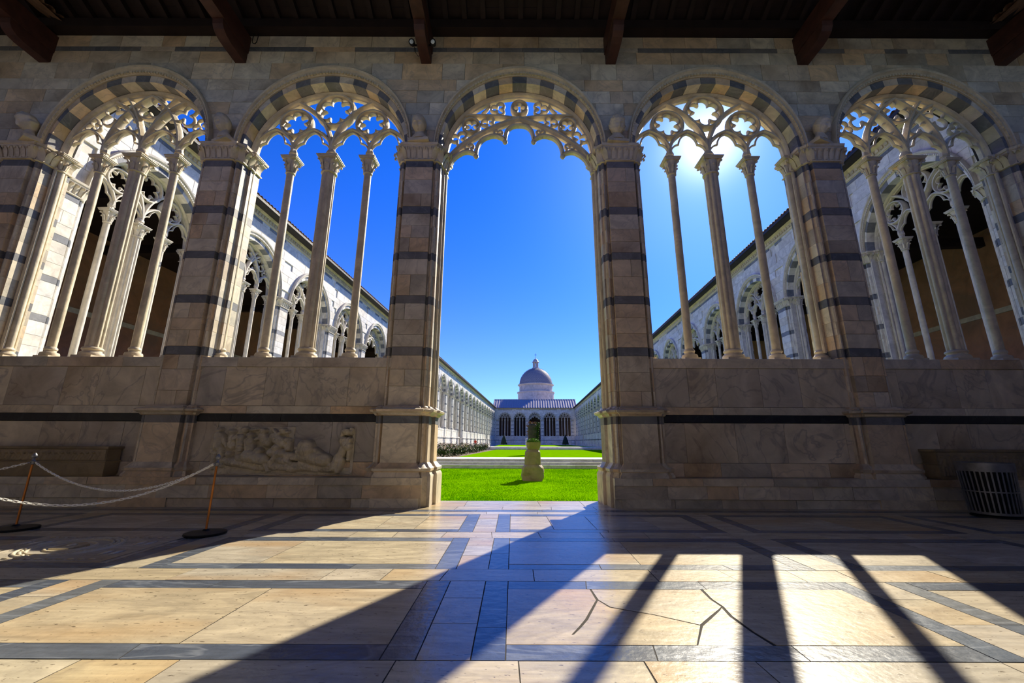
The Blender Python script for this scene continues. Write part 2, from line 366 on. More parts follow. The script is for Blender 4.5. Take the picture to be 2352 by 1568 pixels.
def cusp_head(b, cx, z0, half=.46, h=.62, w=.022):
    for s in (-1, 1):
        b.sweep(bez((cx+s*half, z0-.02), (cx+s*half*.98, z0+h*.42), (cx+s*half*.52, z0+h*.50), 7) + bez((cx+s*half*.52, z0+h*.50), (cx+s*half*.42, z0+h*.92), (cx, z0+h*1.02), 7)[1:], prof_s(w, YA+.07, YB-.07))
def light_arch(b, cx, half=.5, h=.70, w=.045):
    l, r = pointed(cx, half, h, Z_TRAC); b.sweep(l, prof(w, YA+.02, YB-.02)); b.sweep(r, prof(w, YA+.02, YB-.02))
    cusp_head(b, cx, Z_TRAC)
def inside(p, lim=1.9):
    return (p[0]/lim)**2+((p[1]-Z_SPR)/lim)**2 <= 1 or p[1] < Z_SPR
def clip(path): 
    o = []
    for p in path:
        if inside(p): o.append(p)
        else: o.append(p); break
    return o
def archivolt(b):
    path = [(1.91, Z_CAP)]+arc_pts((1.91, 1.91), 32)+[(-1.91, Z_CAP)]
    b.sweep(path, [(-.075, YA-.02), (-.05, YA-.04), (-.02, YA-.02), (.0, YA), (.01, YA+.05), (.04, YA+.07), (.04, YB-.05), (-.12, YB), (-.12, YA-.02)])
def tracery(kind):
    """returns {part name: [MB...]} in bay coordinates, y from YA to YB"""
    main = MB(); archivolt(main); ros = []; heads = []
    if kind == 'A':
        for c in (-.97, .97):
            l, r = pointed(c, .97, 1.53, Z_TRAC, 16)
            main.sweep(clip(l) if c < 0 else l, prof(.058, YA+.003*(c > 0), YB-.003*(c > 0))); main.sweep(clip(r) if c > 0 else r, prof(.058, YA+.006+.003*(c > 0), YB-.006))
            for q in (-.48, .48):
                h = MB(); light_arch(h, c+q); heads.append(h)
            m = MB(); rosette(m, c, 9.44, .43, 6, pi/6); ros.append(m)
        m = MB(); rosette(m, 0, 9.84, .52, 6, pi/2, w=.048); ros.append(m)
        main.sweep([(-1.93, Z_CAP), (-1.93, 9.0)], prof(.05, YA, YB)); main.sweep([(1.93, Z_CAP), (1.93, 9.0)], prof(.05, YA, YB))
    elif kind == 'B':
        sp = .97; R = 2.2
        h2 = 1.72
        for c in (-.97, 0, .97):
            l, r = pointed(c, .97, h2 if c == 0 else 1.55, Z_TRAC, 18)
            q = .005*(c+1); main.sweep(clip(l), prof(.058, YA+q, YB-q)); main.sweep(clip(r), prof(.058, YA+q+.0025, YB-q-.0025))
        for s in (-1, 1):   # outer branches carried on to the enclosing arch
            p = [(s*x, z) for x, z in bez((0, Z_TRAC), (.12, 9.6), (.72, 10.28), 14)]
            main.sweep(clip(p), prof(.05, YA+.014+.002*s, YB-.014))
        for c in (-1.455, -.485, .485, 1.455):
            h = MB(); light_arch(h, c, h=.66, w=.04); heads.append(h)
        m = MB(); m.sweep(foil(0, 9.93, .39, 4, pi/4), prof_s(.03, YA+.05, YB-.05), closed=True); m.sweep(arc_seg((0, 9.93), .37, 0, 2*pi*.96, 24), prof_s(.03, YA+.05, YB-.05), closed=True); ros.append(m)
        for c, z, R3, rt in ((-.485, 9.45, .37, pi/2), (.485, 9.45, .37, pi/2), (-.97, 9.68, .36, pi/2+.5), (.97, 9.68, .36, pi/2-.5), (-1.42, 9.36, .22, pi/2), (1.42, 9.36, .22, pi/2)):
            m = MB(); m.sweep(foil(c, z, R3, 3, rt), prof_s(.03, YA+.06, YB-.06), closed=True); ros.append(m)
    else:
        for s in (-1, 1):
            main.sweep([(s*x, z) for x, z in bez((1.92, 8.24), (1.45, 9.12), (0, 9.62), 20)], prof(.08, YA, YB))
            main.sweep([(s*x, z) for x, z in bez((1.46, 9.68), (.75, 9.74), (.05, 9.61), 14)], prof(.05, YA+.012, YB-.01))
            for p in (bez((0, 9.43), (.37, 9.45), (.375, 8.97), 9), bez((.375, 8.97), (.55, 9.15), (.77, 9.09), 7)+bez((.77, 9.09), (1.12, 9.00), (1.13, 8.53), 7)[1:], bez((1.13, 8.53), (1.35, 8.68), (1.52, 8.56), 6)+bez((1.52, 8.56), (1.76, 8.42), (1.84, 8.12), 6)[1:]):
                h = MB(); h.sweep([(s*x, z) for x, z in p], prof_s(.045, YA+.03, YB-.03)); heads.append(h)
            for x, z in ((.375, 8.93), (1.13, 8.49)):
                h = MB(); h.lathe([(.03, z-.07), (.065, z-.03), (.07, z+.01), (.045, z+.05)], s*x, (YA+YB)/2, 8); heads.append(h)
            for x, z, r3, rt in ((.56, 9.17, .13, .5), (1.31, 8.73, .14, .3)):
                m = MB(); m.sweep([(s*px, pz) for px, pz in foil(x, z, r3, 3, rt, 6)], prof_s(.03, YA+.06, YB-.06), closed=True); ros.append(m)
            m = MB(); rosette(m, s*1.27, 9.38, .25, 4, pi/4, w=.032); ros.append(m)
            for x, z, r3, rt in ((.82, 9.50, .20, 0.0), (1.58, 9.00, .24, 2.2), (.56, 9.94, .22, .0)):
                m = MB(); m.sweep([(s*px, pz) for px, pz in foil(x, z, r3, 3, rt, 7)], prof_s(.032, YA+.05, YB-.05), closed=True); ros.append(m)
            main.sweep([(s*x, z) for x, z in bez((1.0, 9.78), (.86, 9.90), (.80, 10.05), 6)], prof(.03, YA+.04, YB-.04))
        m = MB(); rosette(m, 0, 9.95, .24, 4, 0, w=.036); ros.append(m)
    return main, ros, heads
# ------------------------------------------------------------------ capitals, shafts
def leaf(b, c, d, wd, h, out=.08):
    """a curled leaf: base at c, facing direction d (unit xy)"""
    tx, ty = -d[1], d[0]; rows = [(0, .0, .75), (.3, .25, 1.0), (.62, .55, 1.05), (.86, .95, .8), (.98, 1.25, .5), (.84, 1.42, .28), (.72, 1.25, .16)]
    rings = []
    for hz, o, ww in rows:
        cx, cy, cz = c[0]+d[0]*out*o, c[1]+d[1]*out*o, c[2]+h*hz
        q = wd/2*ww; t = .022
        rings.append([(cx-tx*q, cy-ty*q, cz), (cx+d[0]*t, cy+d[1]*t, cz), (cx+tx*q, cy+ty*q, cz), (cx-d[0]*t*1.2, cy-d[1]*t*1.2, cz)])
    b.loft(rings)
def capital_mb(r, z0, z1, ab, cy, n=8):
    b = MB(); h = z1-z0
    b.lathe([(r*1.02, z0-.03), (r*1.28, z0-.015), (r*1.28, z0+.015), (r*1.02, z0+.03), (r*1.05, z0+.12), (r*1.2, z0+h*.5), (ab*.82, z1-.09), (ab*.86, z1-.07)], 0, cy, 16)
    for k in range(n):
        a = 2*pi*k/n; leaf(b, (cos(a)*r*1.04, cy+sin(a)*r*1.04, z0+.03), (cos(a), sin(a)), 2*pi*r/n*1.05, h*.45, .045)
    for k in range(4):
        a = pi/4+pi/2*k; leaf(b, (cos(a)*r*1.1, cy+sin(a)*r*1.1, z0+h*.3), (cos(a), sin(a)), r*.9, h*.48, ab*.38)
    for a0, a1, q in ((z1-.075, z1-.05, .93), (z1-.05, z1-.02, 1.0), (z1-.02, z1, 1.06)):
        b.box(-ab*q, ab*q, cy-ab*q, cy+ab*q, a0, a1)
    return b
def clover(a, r): return r*(.82+.30*abs(sin(4*a))**.7)
def mullion_mb(mid):
    r = .145 if mid else .088; cy = .43; b = MB()
    z0 = 3.04
    sq = clover if mid else None
    b.lathe([(r, z0+.30), (r, Z_CAP0-.03)], 0, cy, 64 if mid else 16, sq=sq)
    w = r+.085
    b.box(-w, w, cy-w, cy+w, z0, z0+.09)
    b.lathe([(w*.98, z0+.09), (w*1.0, z0+.13), (w*.92, z0+.17), (r*1.2, z0+.19), (r*1.16, z0+.22), (r*1.36, z0+.245), (r*1.32, z0+.28), (r*1.0, z0+.31)], 0, cy, 20)
    return b
def mullion_cap(mid):
    r = .15 if mid else .088; b = capital_mb(r, Z_CAP0, Z_CAP, .245 if mid else .19, .43)
    q = .11 if mid else .085
    b.lathe([(q*1.15, Z_CAP), (q*1.15, Z_CAP+.04), (q, Z_CAP+.05), (q, Z_TRAC-.04), (q*1.2, Z_TRAC-.03), (q*1.2, Z_TRAC+.02), (q*.7, Z_TRAC+.12)], 0, .43, 8)
    return b
def jamb_shaft_mb(s, z0=3.04):
    x = s*1.92; b = MB(); r = .075
    b.lathe([(r, z0+.28), (r, Z_CAP0-.02)], x, .40, 14)
    b.lathe([(.04, z0+.2), (.04, Z_CAP0)], x+s*.02, .29, 8); b.lathe([(.04, z0+.2), (.04, Z_CAP0)], x+s*.02, .52, 8)
    b.box(x-.14, x+.14, .22, .60, z0, z0+.09)
    b.lathe([(.15, z0+.09), (.155, z0+.13), (.12, z0+.17), (.10, z0+.2), (.12, z0+.24), (.08, z0+.29)], x, .40, 14)
    return b
def jamb_cap_mb(s):
    b = capital_mb(.085, Z_CAP0, Z_CAP, .19, 0.38, 7); b.v = [(x+s*1.93, y, z) for x, y, z in b.v]
    return b
# pier plan: (x, y), right half from the front centre line to the back
SIDE = [(.335,-.10),(.335,.02),(.37,.03),(.375,-.01),(.395,-.04),(.425,-.045),(.45,-.02),(.455,.01),(.47,.04),(.505,.04),(.51,.27),(.565,.275),(.57,.62),(.335,.62)]
def side_poly(s): return [(s*x, y) for x, y in SIDE[1:]]
FULL = [(-x, y) for x, y in SIDE[1:-1][::-1]] + [(-.335,-.10)] + [(.335,-.10)] + SIDE[1:-1]
def ring(poly, z): return [(x, y, z) for x, y in poly]
def pier_stones(mp, md, rnd, z_lo=1.98):
    """list of (name, mesh) for the shaft of a pier"""
    zs = sorted(DARKB); levels = []; z = z_lo
    for a, b in zs:
        n = max(1, round((a-z)/.36)); cuts = [z]+sorted(z+(a-z)*(i+rnd.uniform(-.18, .18))/n for i in range(1, n))+[a]
        levels += [(cuts[i], cuts[i+1], 0) for i in range(n)]; levels.append((a, b, 1)); z = b
    res = []
    for z0, z1, d in levels:
        m = md if d else mp
        if not d and rnd.random() < .35 and z1-z0 > .3:
            xm = rnd.uniform(-.12, .12)
            for a, b in ((-.335, xm), (xm, .335)): res.append(MB().prism([(a+.003,z0+.003),(b-.003,z0+.003),(b-.003,z1-.003),(a+.003,z1-.003)], -.10, .1, 'y', .004).mesh('stone', m))
        else: res.append(MB().prism([(-.332,z0+.003),(.332,z0+.003),(.332,z1-.003),(-.332,z1-.003)], -.10+rnd.uniform(0,.004), .1, 'y', .004).mesh('stone', m))
    for s in (-1, 1):
        for z0, z1, d in levels:
            m = md if d else mp
            q = MB().prism(side_poly(s), z0+.0025, z1-.0025, 'z'); res.append(q.mesh('jamb_stone', m, 35))
    return res
def pier_capital_mb():
    b = MB(); steps = [(0, 7.95), (.035, 7.965), (.035, 7.99), (.005, 8.0), (.012, 8.12), (.05, 8.26), (.085, 8.29), (.085, 8.32), (.11, 8.34), (.12, 8.40)]
    b.loft([ring(offset(FULL, d), z) for d, z in steps])
    for k in range(5):
        x = -.29+.145*k; leaf(b, (x, -.11, 8.01), (0, -1), .12, .27, .075)
    for s in (-1, 1):
        leaf(b, (s*.345, -.1, 8.0), (s*.75, -.66), .16, .30, .11)
        leaf(b, (s*.47, -.0, 7.98), (s*.35, -.93), .17, .32, .11); leaf(b, (s*.52, .08, 7.98), (s, 0), .16, .31, .12); leaf(b, (s*.54, .22, 7.98), (s, 0), .17, .31, .12)
    return b
def pedestal_parts(mp, md):
    P = offset(FULL, .0)
    P = [(x*1.10, y-.12 if y < .1 else y) for x, y in P]
    r = []
    r.append(('pedestal_base', MB().loft([ring(offset(P, d), z) for d, z in ((.11,0),(.11,.56),(.105,.60),(.08,.64),(.075,.66),(.10,.68),(.105,.73),(.06,.76),(.03,.80),(.0,.84))]).mesh('pedestal_base', mp, 35)))
    r.append(('pedestal_block', MB().loft([ring(P, .84), ring(P, 1.62)]).mesh('pedestal_block', mp, 35)))
    r.append(('pedestal_band', MB().loft([ring(offset(P, .002), 1.62), ring(offset(P, .002), 1.775)]).mesh('pedestal_band', md, 35)))
    r.append(('pedestal_cornice', MB().loft([ring(offset(P, d), z) for d, z in ((0,1.775),(.03,1.79),(.05,1.83),(.11,1.86),(.12,1.90),(.08,1.925),(.02,1.93),(.02,1.95),(-.02,1.985))]).mesh('pedestal_cornice', mp, 35)))
    return r
def vous_meshes(mp, md, n=17, y0=-.015):
    res = []
    for i in range(n):
        t0 = pi*i/n+.0012; t1 = pi*(i+1)/n-.0012
        inn = [ell(VOUS_I, t0+(t1-t0)*k/4) for k in range(5)]; ou = [ell(HOOD_I, t0+(t1-t0)*k/4) for k in range(5)]
        poly = inn+ou[::-1]; res.append(MB().prism(poly, y0, .29, 'y', .003).mesh('voussoir', md if i % 2 == 0 else mp, 30))
    return res
def hood_mb():
    b = MB(); n = 44; rings = []
    P = [(0, .0), (0, -.05), (.18, -.07), (.30, -.10), (.42, -.075), (.5, -.085), (.62, -.13), (.85, -.14), (1.0, -.11), (1.0, .0)]
    path = [pi*i/n for i in range(n+1)]
    for t in path:
        a = ell(HOOD_I, t); o = ell(HOOD_O, t); rings.append([(a[0]+(o[0]-a[0])*q, y, a[1]+(o[1]-a[1])*q) for q, y in P])
    b.loft(rings)
    # the running row of carved teeth along the inner roll
    m = 84
    for i in range(m):
        t0 = pi*(i+.15)/m; t1 = pi*(i+.85)/m; q = []
        for t, f in ((t0, .06), (t1, .06), (t1, .30), (t0, .30)):
            a = ell(HOOD_I, t); o = ell(HOOD_O, t); q.append((a[0]+(o[0]-a[0])*f, a[1]+(o[1]-a[1])*f))
        b.prism(q, -.105, -.05, 'y')
    return b
def bay_core(half_l, half_r, mat, door=False, top=Z_TOP, y0=.05, y1=.62):
    """the masonry behind the facing stones of one bay, with its opening"""
    b = MB()
    for p in cut_rect(-half_l, half_r, Z_SPR, top, [0], ab=(2.0, 2.02)): b.prism(p, y0, y1)
    b.box(-half_l, -1.99, y0, y1, 0, Z_SPR); b.box(1.99, half_r, y0, y1, 0, Z_SPR)
    if not door: b.box(-1.99, 1.99, y0, y1, 0, 3.0)
    return b.mesh('masonry_core', mat)
def dado_parts(x0, x1, mp, md, mslab, rnd, big=True):
    res = []
    def row(z0, z1, w0, w1, m, y=0.0, name='stone', d=.045):
        for a, b, c, e in course(x0, x1, z0, z1, w0, w1, rnd):
            res.append((name, stone_mesh([(a,c),(b,c),(b,e),(a,e)], y+rnd.uniform(0,.004), y+d+.06, m, .0025, .004)))
    for a, b, c, e in course(x0, x1, 2.83, 3.04, 1.1, 1.9, rnd):
        q = MB().prism([(-.025, 2.83),(-.025,3.03),(-.015,3.04),(.60,3.04),(.62,2.83)], a+.002, b-.002, 'y')
        q.v = [(y, x, z) for x, y, z in q.v]; q.f = [t[::-1] for t in q.f]; res.append(('sill_stone', q.mesh('sill_stone', mp)))
    row(1.985, 2.83, .55, 1.25, mslab, 0, 'slab'); row(1.82, 1.985, 1.2, 2.2, mp, -.012); row(1.655, 1.82, 1.0, 2.2, md, -.018)
    row(.84, 1.655, .6, 1.3, mslab, 0, 'slab'); row(.56, .84, .7, 1.4, mp, -.02)
    return res
KIT = {}
def kit(key, f):
    if key not in KIT: KIT[key] = f()
    return KIT[key]
def build_window(name, kind, parent_loc, rot, scalex, near, mats, label=None, door=False):
    mp, md, mt = mats
    W = empty(name, parent_loc, rot, kind='structure', label=label); W.scale = (scalex, 1, 1)
    tag = mp.name
    vs = kit(('v', tag), lambda: vous_meshes(mp, md))
    main, ros, heads = kit(('t', kind), lambda: tracery(kind))
    if near:
        for m in vs: obj('voussoir', m, W)
        t = obj('tracery', kit(('tm', kind, tag), lambda: main.mesh('tracery', mt, 40)), W)
        for i, r in enumerate(ros): obj('rosette', kit(('tr', kind, tag, i), lambda: r.mesh('rosette', mt, 40)), W)
        for i, h in enumerate(heads): obj('cusped_head', kit(('th', kind, tag, i), lambda: h.mesh('cusped_head', mt, 40)), W)
    else:
        def joinv():
            b = MB()
            for i, m in enumerate(vs): b.add([tuple(v.co) for v in m.vertices], [tuple(p.vertices) for p in m.polygons], 1 if i % 2 == 0 else 0)
            return b.mesh('arch_ring', [mp, md])
        a = obj('arch_ring', kit(('vj', tag), joinv), W); a['kind'] = 'stuff'
        def joint():
            b = MB()
            for q in [main]+ros+heads: b.add(q.v, q.f)
            return b.mesh('tracery', mt, 40)
        obj('tracery', kit(('tj', kind, tag), joint), W)
    obj('hood_moulding', kit(('h', tag), lambda: hood_mb().mesh('hood_moulding', mt, 35)), W)
    if kind != 'C':
        for i in (-1, 0, 1):
            mu = obj('mullion', kit(('m', i == 0, tag), lambda: mullion_mb(i == 0).mesh('mullion', mt, 40)), W, loc=(i*.97, 0, 0))
            obj('mullion_capital', kit(('mc', i == 0, tag), lambda: mullion_cap(i == 0).mesh('mullion_capital', mt, 40)), mu)
    z0 = 3.04 if not door else .03
    for s in (-1, 1):
        js = obj('jamb_shaft', kit(('js', s, door, tag), lambda: jamb_shaft_mb(s, z0).mesh('jamb_shaft', mt, 40)), W)
        obj('leafy_capital', kit(('jc', s, tag), lambda: jamb_cap_mb(s).mesh('leafy_capital', mt, 40)), js)
    return W
def build_pier(name, loc, rot, near, mats, seed, label=None):
    mp, md, mt = mats; tag = mp.name
    P = empty(name, loc, rot, kind='structure', label=label)
    for nm, m in kit(('ped', tag), lambda: pedestal_parts(mp, md)): obj(nm, m, P)
    st = kit(('ps', tag, seed), lambda: pier_stones(mp, md, random.Random(seed)))
    if near:
        for m in st: obj(m.name.split('.')[0], m, P)
    else:
        def jn():
            b = MB()
            for m in st: b.add([tuple(v.co) for v in m.vertices], [tuple(p.vertices) for p in m.polygons], 1 if m.materials[0] == md else 0)
            return b.mesh('shaft_stones', [mp, md], 30)
        o = obj('shaft_stones', kit(('psj', tag, seed), jn), P); o['kind'] = 'stuff'
    obj('capital', kit(('pc', tag), lambda: pier_capital_mb().mesh('capital', mt, 40)), P)
    obj('pier_core', kit(('pcore', tag), lambda: MB().box(-.33, .33, -.03, .62, 0, 8.4).mesh('pier_core', mp)), P)
    return P

# ================================================================== STRUCTURE
YW = 8.85
BAYS = [(-9.73, 1.0, 'B'), (-4.77, 1.03, 'A'), (.14, 1.0, 'C'), (5.08, 1.04, 'A'), (10.25, 1.05, 'B')]
PIERS = [-12.22, -7.25, -2.32, 2.61, 7.665, 12.86]
near_m = (PALE, DARK, TRAC); court_m = (COURT, COURTD, COURTT)
rnd = random.Random(11)
wall = empty('wall_front', (0, YW, 0), kind='structure')
core = MB(); EDG = [-16]+[p for p in PIERS[1:-1]]+[16]
for i, (cx, sc, k) in enumerate(BAYS):
    a, b = EDG[i], EDG[i+1]
    for p in cut_rect(a, b, Z_SPR, 12.6, [cx], ab=(2.0*sc, 2.02)): core.prism(p, .05, .62)
    core.box(a, PIERS[i]+.46, .07, .60, 0, Z_SPR); core.box(PIERS[i+1]-.46, b, .07, .60, 0, Z_SPR)
    if k != 'C': core.box(PIERS[i]+.4, PIERS[i+1]-.4, .05, .60, 0, 2.99)
obj('masonry_core', core.mesh('masonry_core', MORTAR), wall)
ARCS = [b[0] for b in BAYS]
for p, d, rec in upper_stones(-15.6, 15.9, ARCS, rnd):
    obj('stone', stone_mesh(p, (.03 if rec else 0)+rnd.uniform(0, .006), .08, DARK if d else PALE), wall)
for xa, xb in ((-15.5, -12.75), (13.4, 15.9)):
    z = 0.0; k = 0
    for z1, d in ((.56,0),(.84,0),(1.65,0),(1.82,1),(2.4,0),(3.08,0),(3.27,1),(3.7,0),(4.27,0),(4.46,1),(4.9,0),(5.35,0),(5.53,1),(6.0,0),(6.51,0),(6.71,1),(7.2,0),(7.78,0),(7.95,1),(8.4,0)):
        for r in course(xa, xb, z, z1, .6, 1.1, rnd): obj('stone', stone_mesh([(r[0],r[2]),(r[1],r[2]),(r[1],r[3]),(r[0],r[3])], rnd.uniform(0,.005), .08, DARK if d else PALE), wall)
        z = z1
    # the carved string carried along the wall at capital level
    b = MB(); b.loft([[(xa, -q, z) for q, z in ((0,8.05),(.03,8.08),(.05,8.2),(.1,8.3),(.13,8.4),(0,8.41))], [(xb, -q, z) for q, z in ((0,8.05),(.03,8.08),(.05,8.2),(.1,8.3),(.13,8.4),(0,8.41))]])
    x = xa+.1
    while x < xb: leaf(b, (x, -.02, 8.06), (0, -1), .13, .25, .08); x += .16
    obj('carved_string', b.mesh('carved_string', CARVE, 40), wall)
# dado under the four windows and the two returns of the bench
dado = empty('wall_parapet', (0, YW, 0), kind='structure')
for i in (0, 1, 3, 4):
    r2 = random.Random(20+i)
    x0 = -12.0 if i == 0 else PIERS[i]; x1 = PIERS[i+1]
    for nm, m in dado_parts(x0, x1, PALE, BAND, SLAB, r2): obj(nm, m, dado)
bench = empty('bench_plinth', (0, YW, 0), kind='structure', label='low marble bench running along the foot of the arcade wall')
for xa, xb in ((-15.5, -1.80), (2.0, 15.9)):
    r2 = random.Random(int(xb*3+90))
    for z0, z1, y, w0, w1 in ((.42, .56, -.37, .7, 1.4), (.17, .42, -.34, .6, 1.15), (0, .17, -.31, .8, 1.6)):
        for a, b, c, e in course(xa, xb, z0, z1, w0, w1, r2):
            yy = y+r2.uniform(0, .01); q = MB().box(a+.003, b-.003, yy, .06 if z1 < .5 else .05, c+.002, e-.002) if z0 else MB().box(a+.004, b-.004, yy, .05, c, e-.006)
            obj('bench_stone', q.mesh('bench_stone', PALE), bench)
WL = ['five bay arcade window with crossing tracery, leftmost of the near wall', 'traceried window with three hexafoil roses above the reclining relief, left of the doorway', 'tall open doorway arch with cusped tracery onto the lawn', 'traceried window with the sun behind its roses, right of the doorway', 'traceried window with crossing bars above the waste bin']
for i, (cx, sc, k) in enumerate(BAYS):
    build_window('window_%d' % (i+1), k, (cx, YW, 0), 0, sc, True, near_m, door=(k == 'C'))
for i, x in enumerate(PIERS):
    build_pier('pier', (x, YW, 0), 0, True, near_m, i, label=['corner pier left of the leftmost window', 'pier between the two windows left of the doorway', 'pier on the left side of the doorway', 'pier on the right side of the doorway', 'pier between the two windows right of the doorway', 'pier right of the rightmost window'][i])
# ------------------------------------------------------------------ floor
floor_o = empty('floor', (0, 0, 0), kind='structure')
obj('bedding', MB().box(-16, 16, -3, 9.55, -.3, -.0022).mesh('bedding', MORTAR), floor_o)
fr = random.Random(5)
def slab(poly, mat, name='paving_slab', gap=.004, nz=.0018):
    n = len(poly); area = sum(poly[i][0]*poly[(i+1)%n][1]-poly[(i+1)%n][0]*poly[i][1] for i in range(n))
    if area < 0: poly = poly[::-1]
    poly = offset(poly, -gap); q = []
    for i, p in enumerate(poly):
        a = poly[(i+1) % len(poly)]; L = sqrt((a[0]-p[0])**2+(a[1]-p[1])**2); q.append(p)
        k = 0 if L < .35 else min(4, int(L/.3))
        nx, ny = norm2(a[1]-p[1], -(a[0]-p[0]))
        for j in range(1, k+1):
            t = j/(k+1)+fr.uniform(-.08, .08)/max(k, 1); e = fr.uniform(-1, .3)*nz; q.append((p[0]+(a[0]-p[0])*t+nx*e, p[1]+(a[1]-p[1])*t+ny*e))
    z = fr.uniform(-.0015, .0015)
    m = MB().prism(q, z, -.04, 'z', 0).mesh(name, mat); return obj(name, m, floor_o)
def rect(x0, x1, y0, y1): return [(x0, y0), (x1, y0), (x1, y1), (x0, y1)]
def split_x(x0, x1, y0, y1, mat, w0, w1, cuts=None):
    xs = [x0]+sorted(c for c in cuts if x0+.1 < c < x1-.1)+[x1] if cuts is not None else None
    if xs is None:
        xs = [x0]
        while x1-xs[-1] > w1*1.3: xs.append(xs[-1]+fr.uniform(w0, w1))
        xs.append(x1)
    sk = [0]+[fr.uniform(-.02, .02) for _ in xs[1:-1]]+[0]
    for i in range(len(xs)-1):
        slab([(xs[i]-sk[i], y0), (xs[i+1]-sk[i+1], y0), (xs[i+1]+sk[i+1], y1), (xs[i]+sk[i], y1)], mat)
def split_y(x0, x1, y0, y1, mat, cuts):
    ys = [y0]+[c for c in cuts if y0+.05 < c < y1-.05]+[y1]
    for i in range(len(ys)-1): slab(rect(x0, x1, ys[i], ys[i+1]), mat)
GROUPS = [(-11.35, -10.6), (-7.75, -6.95), (-4.30, -3.62), (-.79, -.04), (2.90, 3.65), (6.36, 7.1), (9.9, 10.65)]
DW = {-.79: (.21, .325)}
def lanes(g):
    a, b = g
    if a == -.79: return (a, -.575), (-.575, -.248), (-.248, b)
    return (a, a+.19), (a+.19, b-.19), (b-.19, b)
PCUT = {3: None}
def field(y0, y1, ylo, yhi, panel_fn):
    """one row of great panels between the lane groups; lanes run from ylo to yhi"""
    xs = [-14.5]+[v for g in GROUPS for v in g]+[14.5]
    for i in range(0, len(xs), 2): panel_fn(xs[i], xs[i+1], y0, y1)
    for g in GROUPS:
        (a, b), (c, d), (e, f) = lanes(g)
        split_y(a, b, ylo, yhi, FLOORD, [ylo+(yhi-ylo)*fr.uniform(.35, .65)]); split_y(c, d, ylo, yhi, FLOORP, [ylo+(yhi-ylo)*q for q in ((.42,) if yhi-ylo < 1.3 else (.36, .7))]); split_y(e, f, ylo, yhi, FLOORD, [ylo+(yhi-ylo)*fr.uniform(.3, .7)] if fr.random() < .5 else [])
def darkrow(y0, y1):
    xs = [-14.5]+[v for g in GROUPS for v in g]+[14.5]
    for i in range(0, len(xs), 2): split_x(xs[i], xs[i+1], y0, y1, FLOORD, .7, 1.5)
def p1(x0, x1, y0, y1):
    if abs(x0+.04) < .01:
        slab([(-.04,y0),(1.18,y0),(1.333,3.30),(1.06,3.48),(.762,3.62),(.700,3.768),(.55,3.39),(.48,3.26),(.415,3.155),(.40,3.15),(.468,3.27),(.535,3.40),(.688,3.775),(.68,y1),(-.04,y1)], FLOORP, gap=.002)
        slab([(.692,y1),(.705,3.78),(.77,3.63),(1.066,3.486),(1.335,3.31),(1.60,3.585),(1.65,3.64),(1.635,3.8),(1.655,y1)], FLOORP, gap=.003)
        slab([(1.185,y0),(1.67,y0),(1.64,3.2),(1.622,3.457),(1.645,3.63),(1.6,3.57),(1.345,3.295)], FLOORP, gap=.003)
        slab([(1.69,y0),(2.9,y0),(2.9,y1),(1.675,y1),(1.65,3.8),(1.665,3.64),(1.64,3.457),(1.655,3.2)], FLOORP, gap=.003)
    elif abs(x1+.79) < .01: split_x(x0, x1, y0, y1, FLOORP, 1, 1, [-2.125])
    else: split_x(x0, x1, y0, y1, FLOORP, 1.2, 2.0)
def p2(x0, x1, y0, y1):
    split_x(x0, x1, y0, y1, FLOORP, 1.1, 1.9, [1.372] if abs(x0+.04) < .01 else [-2.69] if abs(x1+.79) < .01 else None)
def p3(x0, x1, y0, y1):
    split_x(x0, x1, y0, y1, FLOORP, .9, 1.6, [.60, 1.25, 2.2] if abs(x0+.04) < .01 else [-2.05, -1.45] if abs(x1+.79) < .01 else None)
TOMB = (-7.0, -4.4, 4.15, 5.95)
def skip_tomb(fn):
    def g(x0, x1, y0, y1): fn(x0, x1, y0, y1)
    return g
split_x(-14.5, 14.5, 1.9, 2.81, FLOORP, .6, 1.3, [-12,-10.6,-9.3,-8,-6.9,-5.6,-4.5,-3.6,-2.565,-1.97,-.704,.052,.78,1.45,2.89,3.7,4.8,6,7.2,8.4,9.7,11,12.4])
for i in range(2):
    split_x(-14.5, 14.5, .6-1.5*i, 1.9-1.5*i-(.2 if i else 0), FLOORP, 1.0, 1.8)
xs = [-14.5]+[v for g in GROUPS for v in g]+[14.5]
for i in range(0, len(xs), 2): split_x(xs[i], xs[i+1], 2.81, 3.007, FLOORD, .6, 1.3)
field(3.007, 4.03, 2.81, 4.24, p1); darkrow(4.03, 4.24)
split_x(-14.5, 14.5, 4.24, 4.60, FLOORP, .5, 1.0, [-13,-12,-10.8,-9.6,-8.7,-7.7,-6.6,-5.4,-4.3,-3.22,-1.795,-1.225,-.664,.206,1.37,2.1,2.76,3.26,4.2,5.1,6.2,7.1,8.3,9.4,10.7,12,13.3])
field(4.78, 5.80, 4.60, 6.0, p2); darkrow(4.60, 4.78); darkrow(5.80, 6.0)
split_x(-14.5, 14.5, 6.0, 6.365, FLOORP, .5, .9)
field(6.55, 7.65, 6.365, 7.85, p3); darkrow(6.365, 6.55); darkrow(7.65, 7.85)
split_x(-14.5, 14.5, 7.85, 8.12, FLOORP, .7, 1.1); split_x(-14.5, 14.5, 8.12, 8.34, FLOORD, .7, 1.3)
split_x(-14.5, 14.5, 8.34, 8.74, FLOORP, .8, 1.4, [-13,-11.5,-10,-8.5,-7,-5.5,-4,-2.8,-1.9,-1.1,-.2,.75,1.6,2.3,3.8,5.2,6.7,8.1,9.6,11,12.5])
split_x(-1.95, 2.2, 8.74, 9.56, FLOORP, .8, 1.3, [-.98, .55, 1.45])
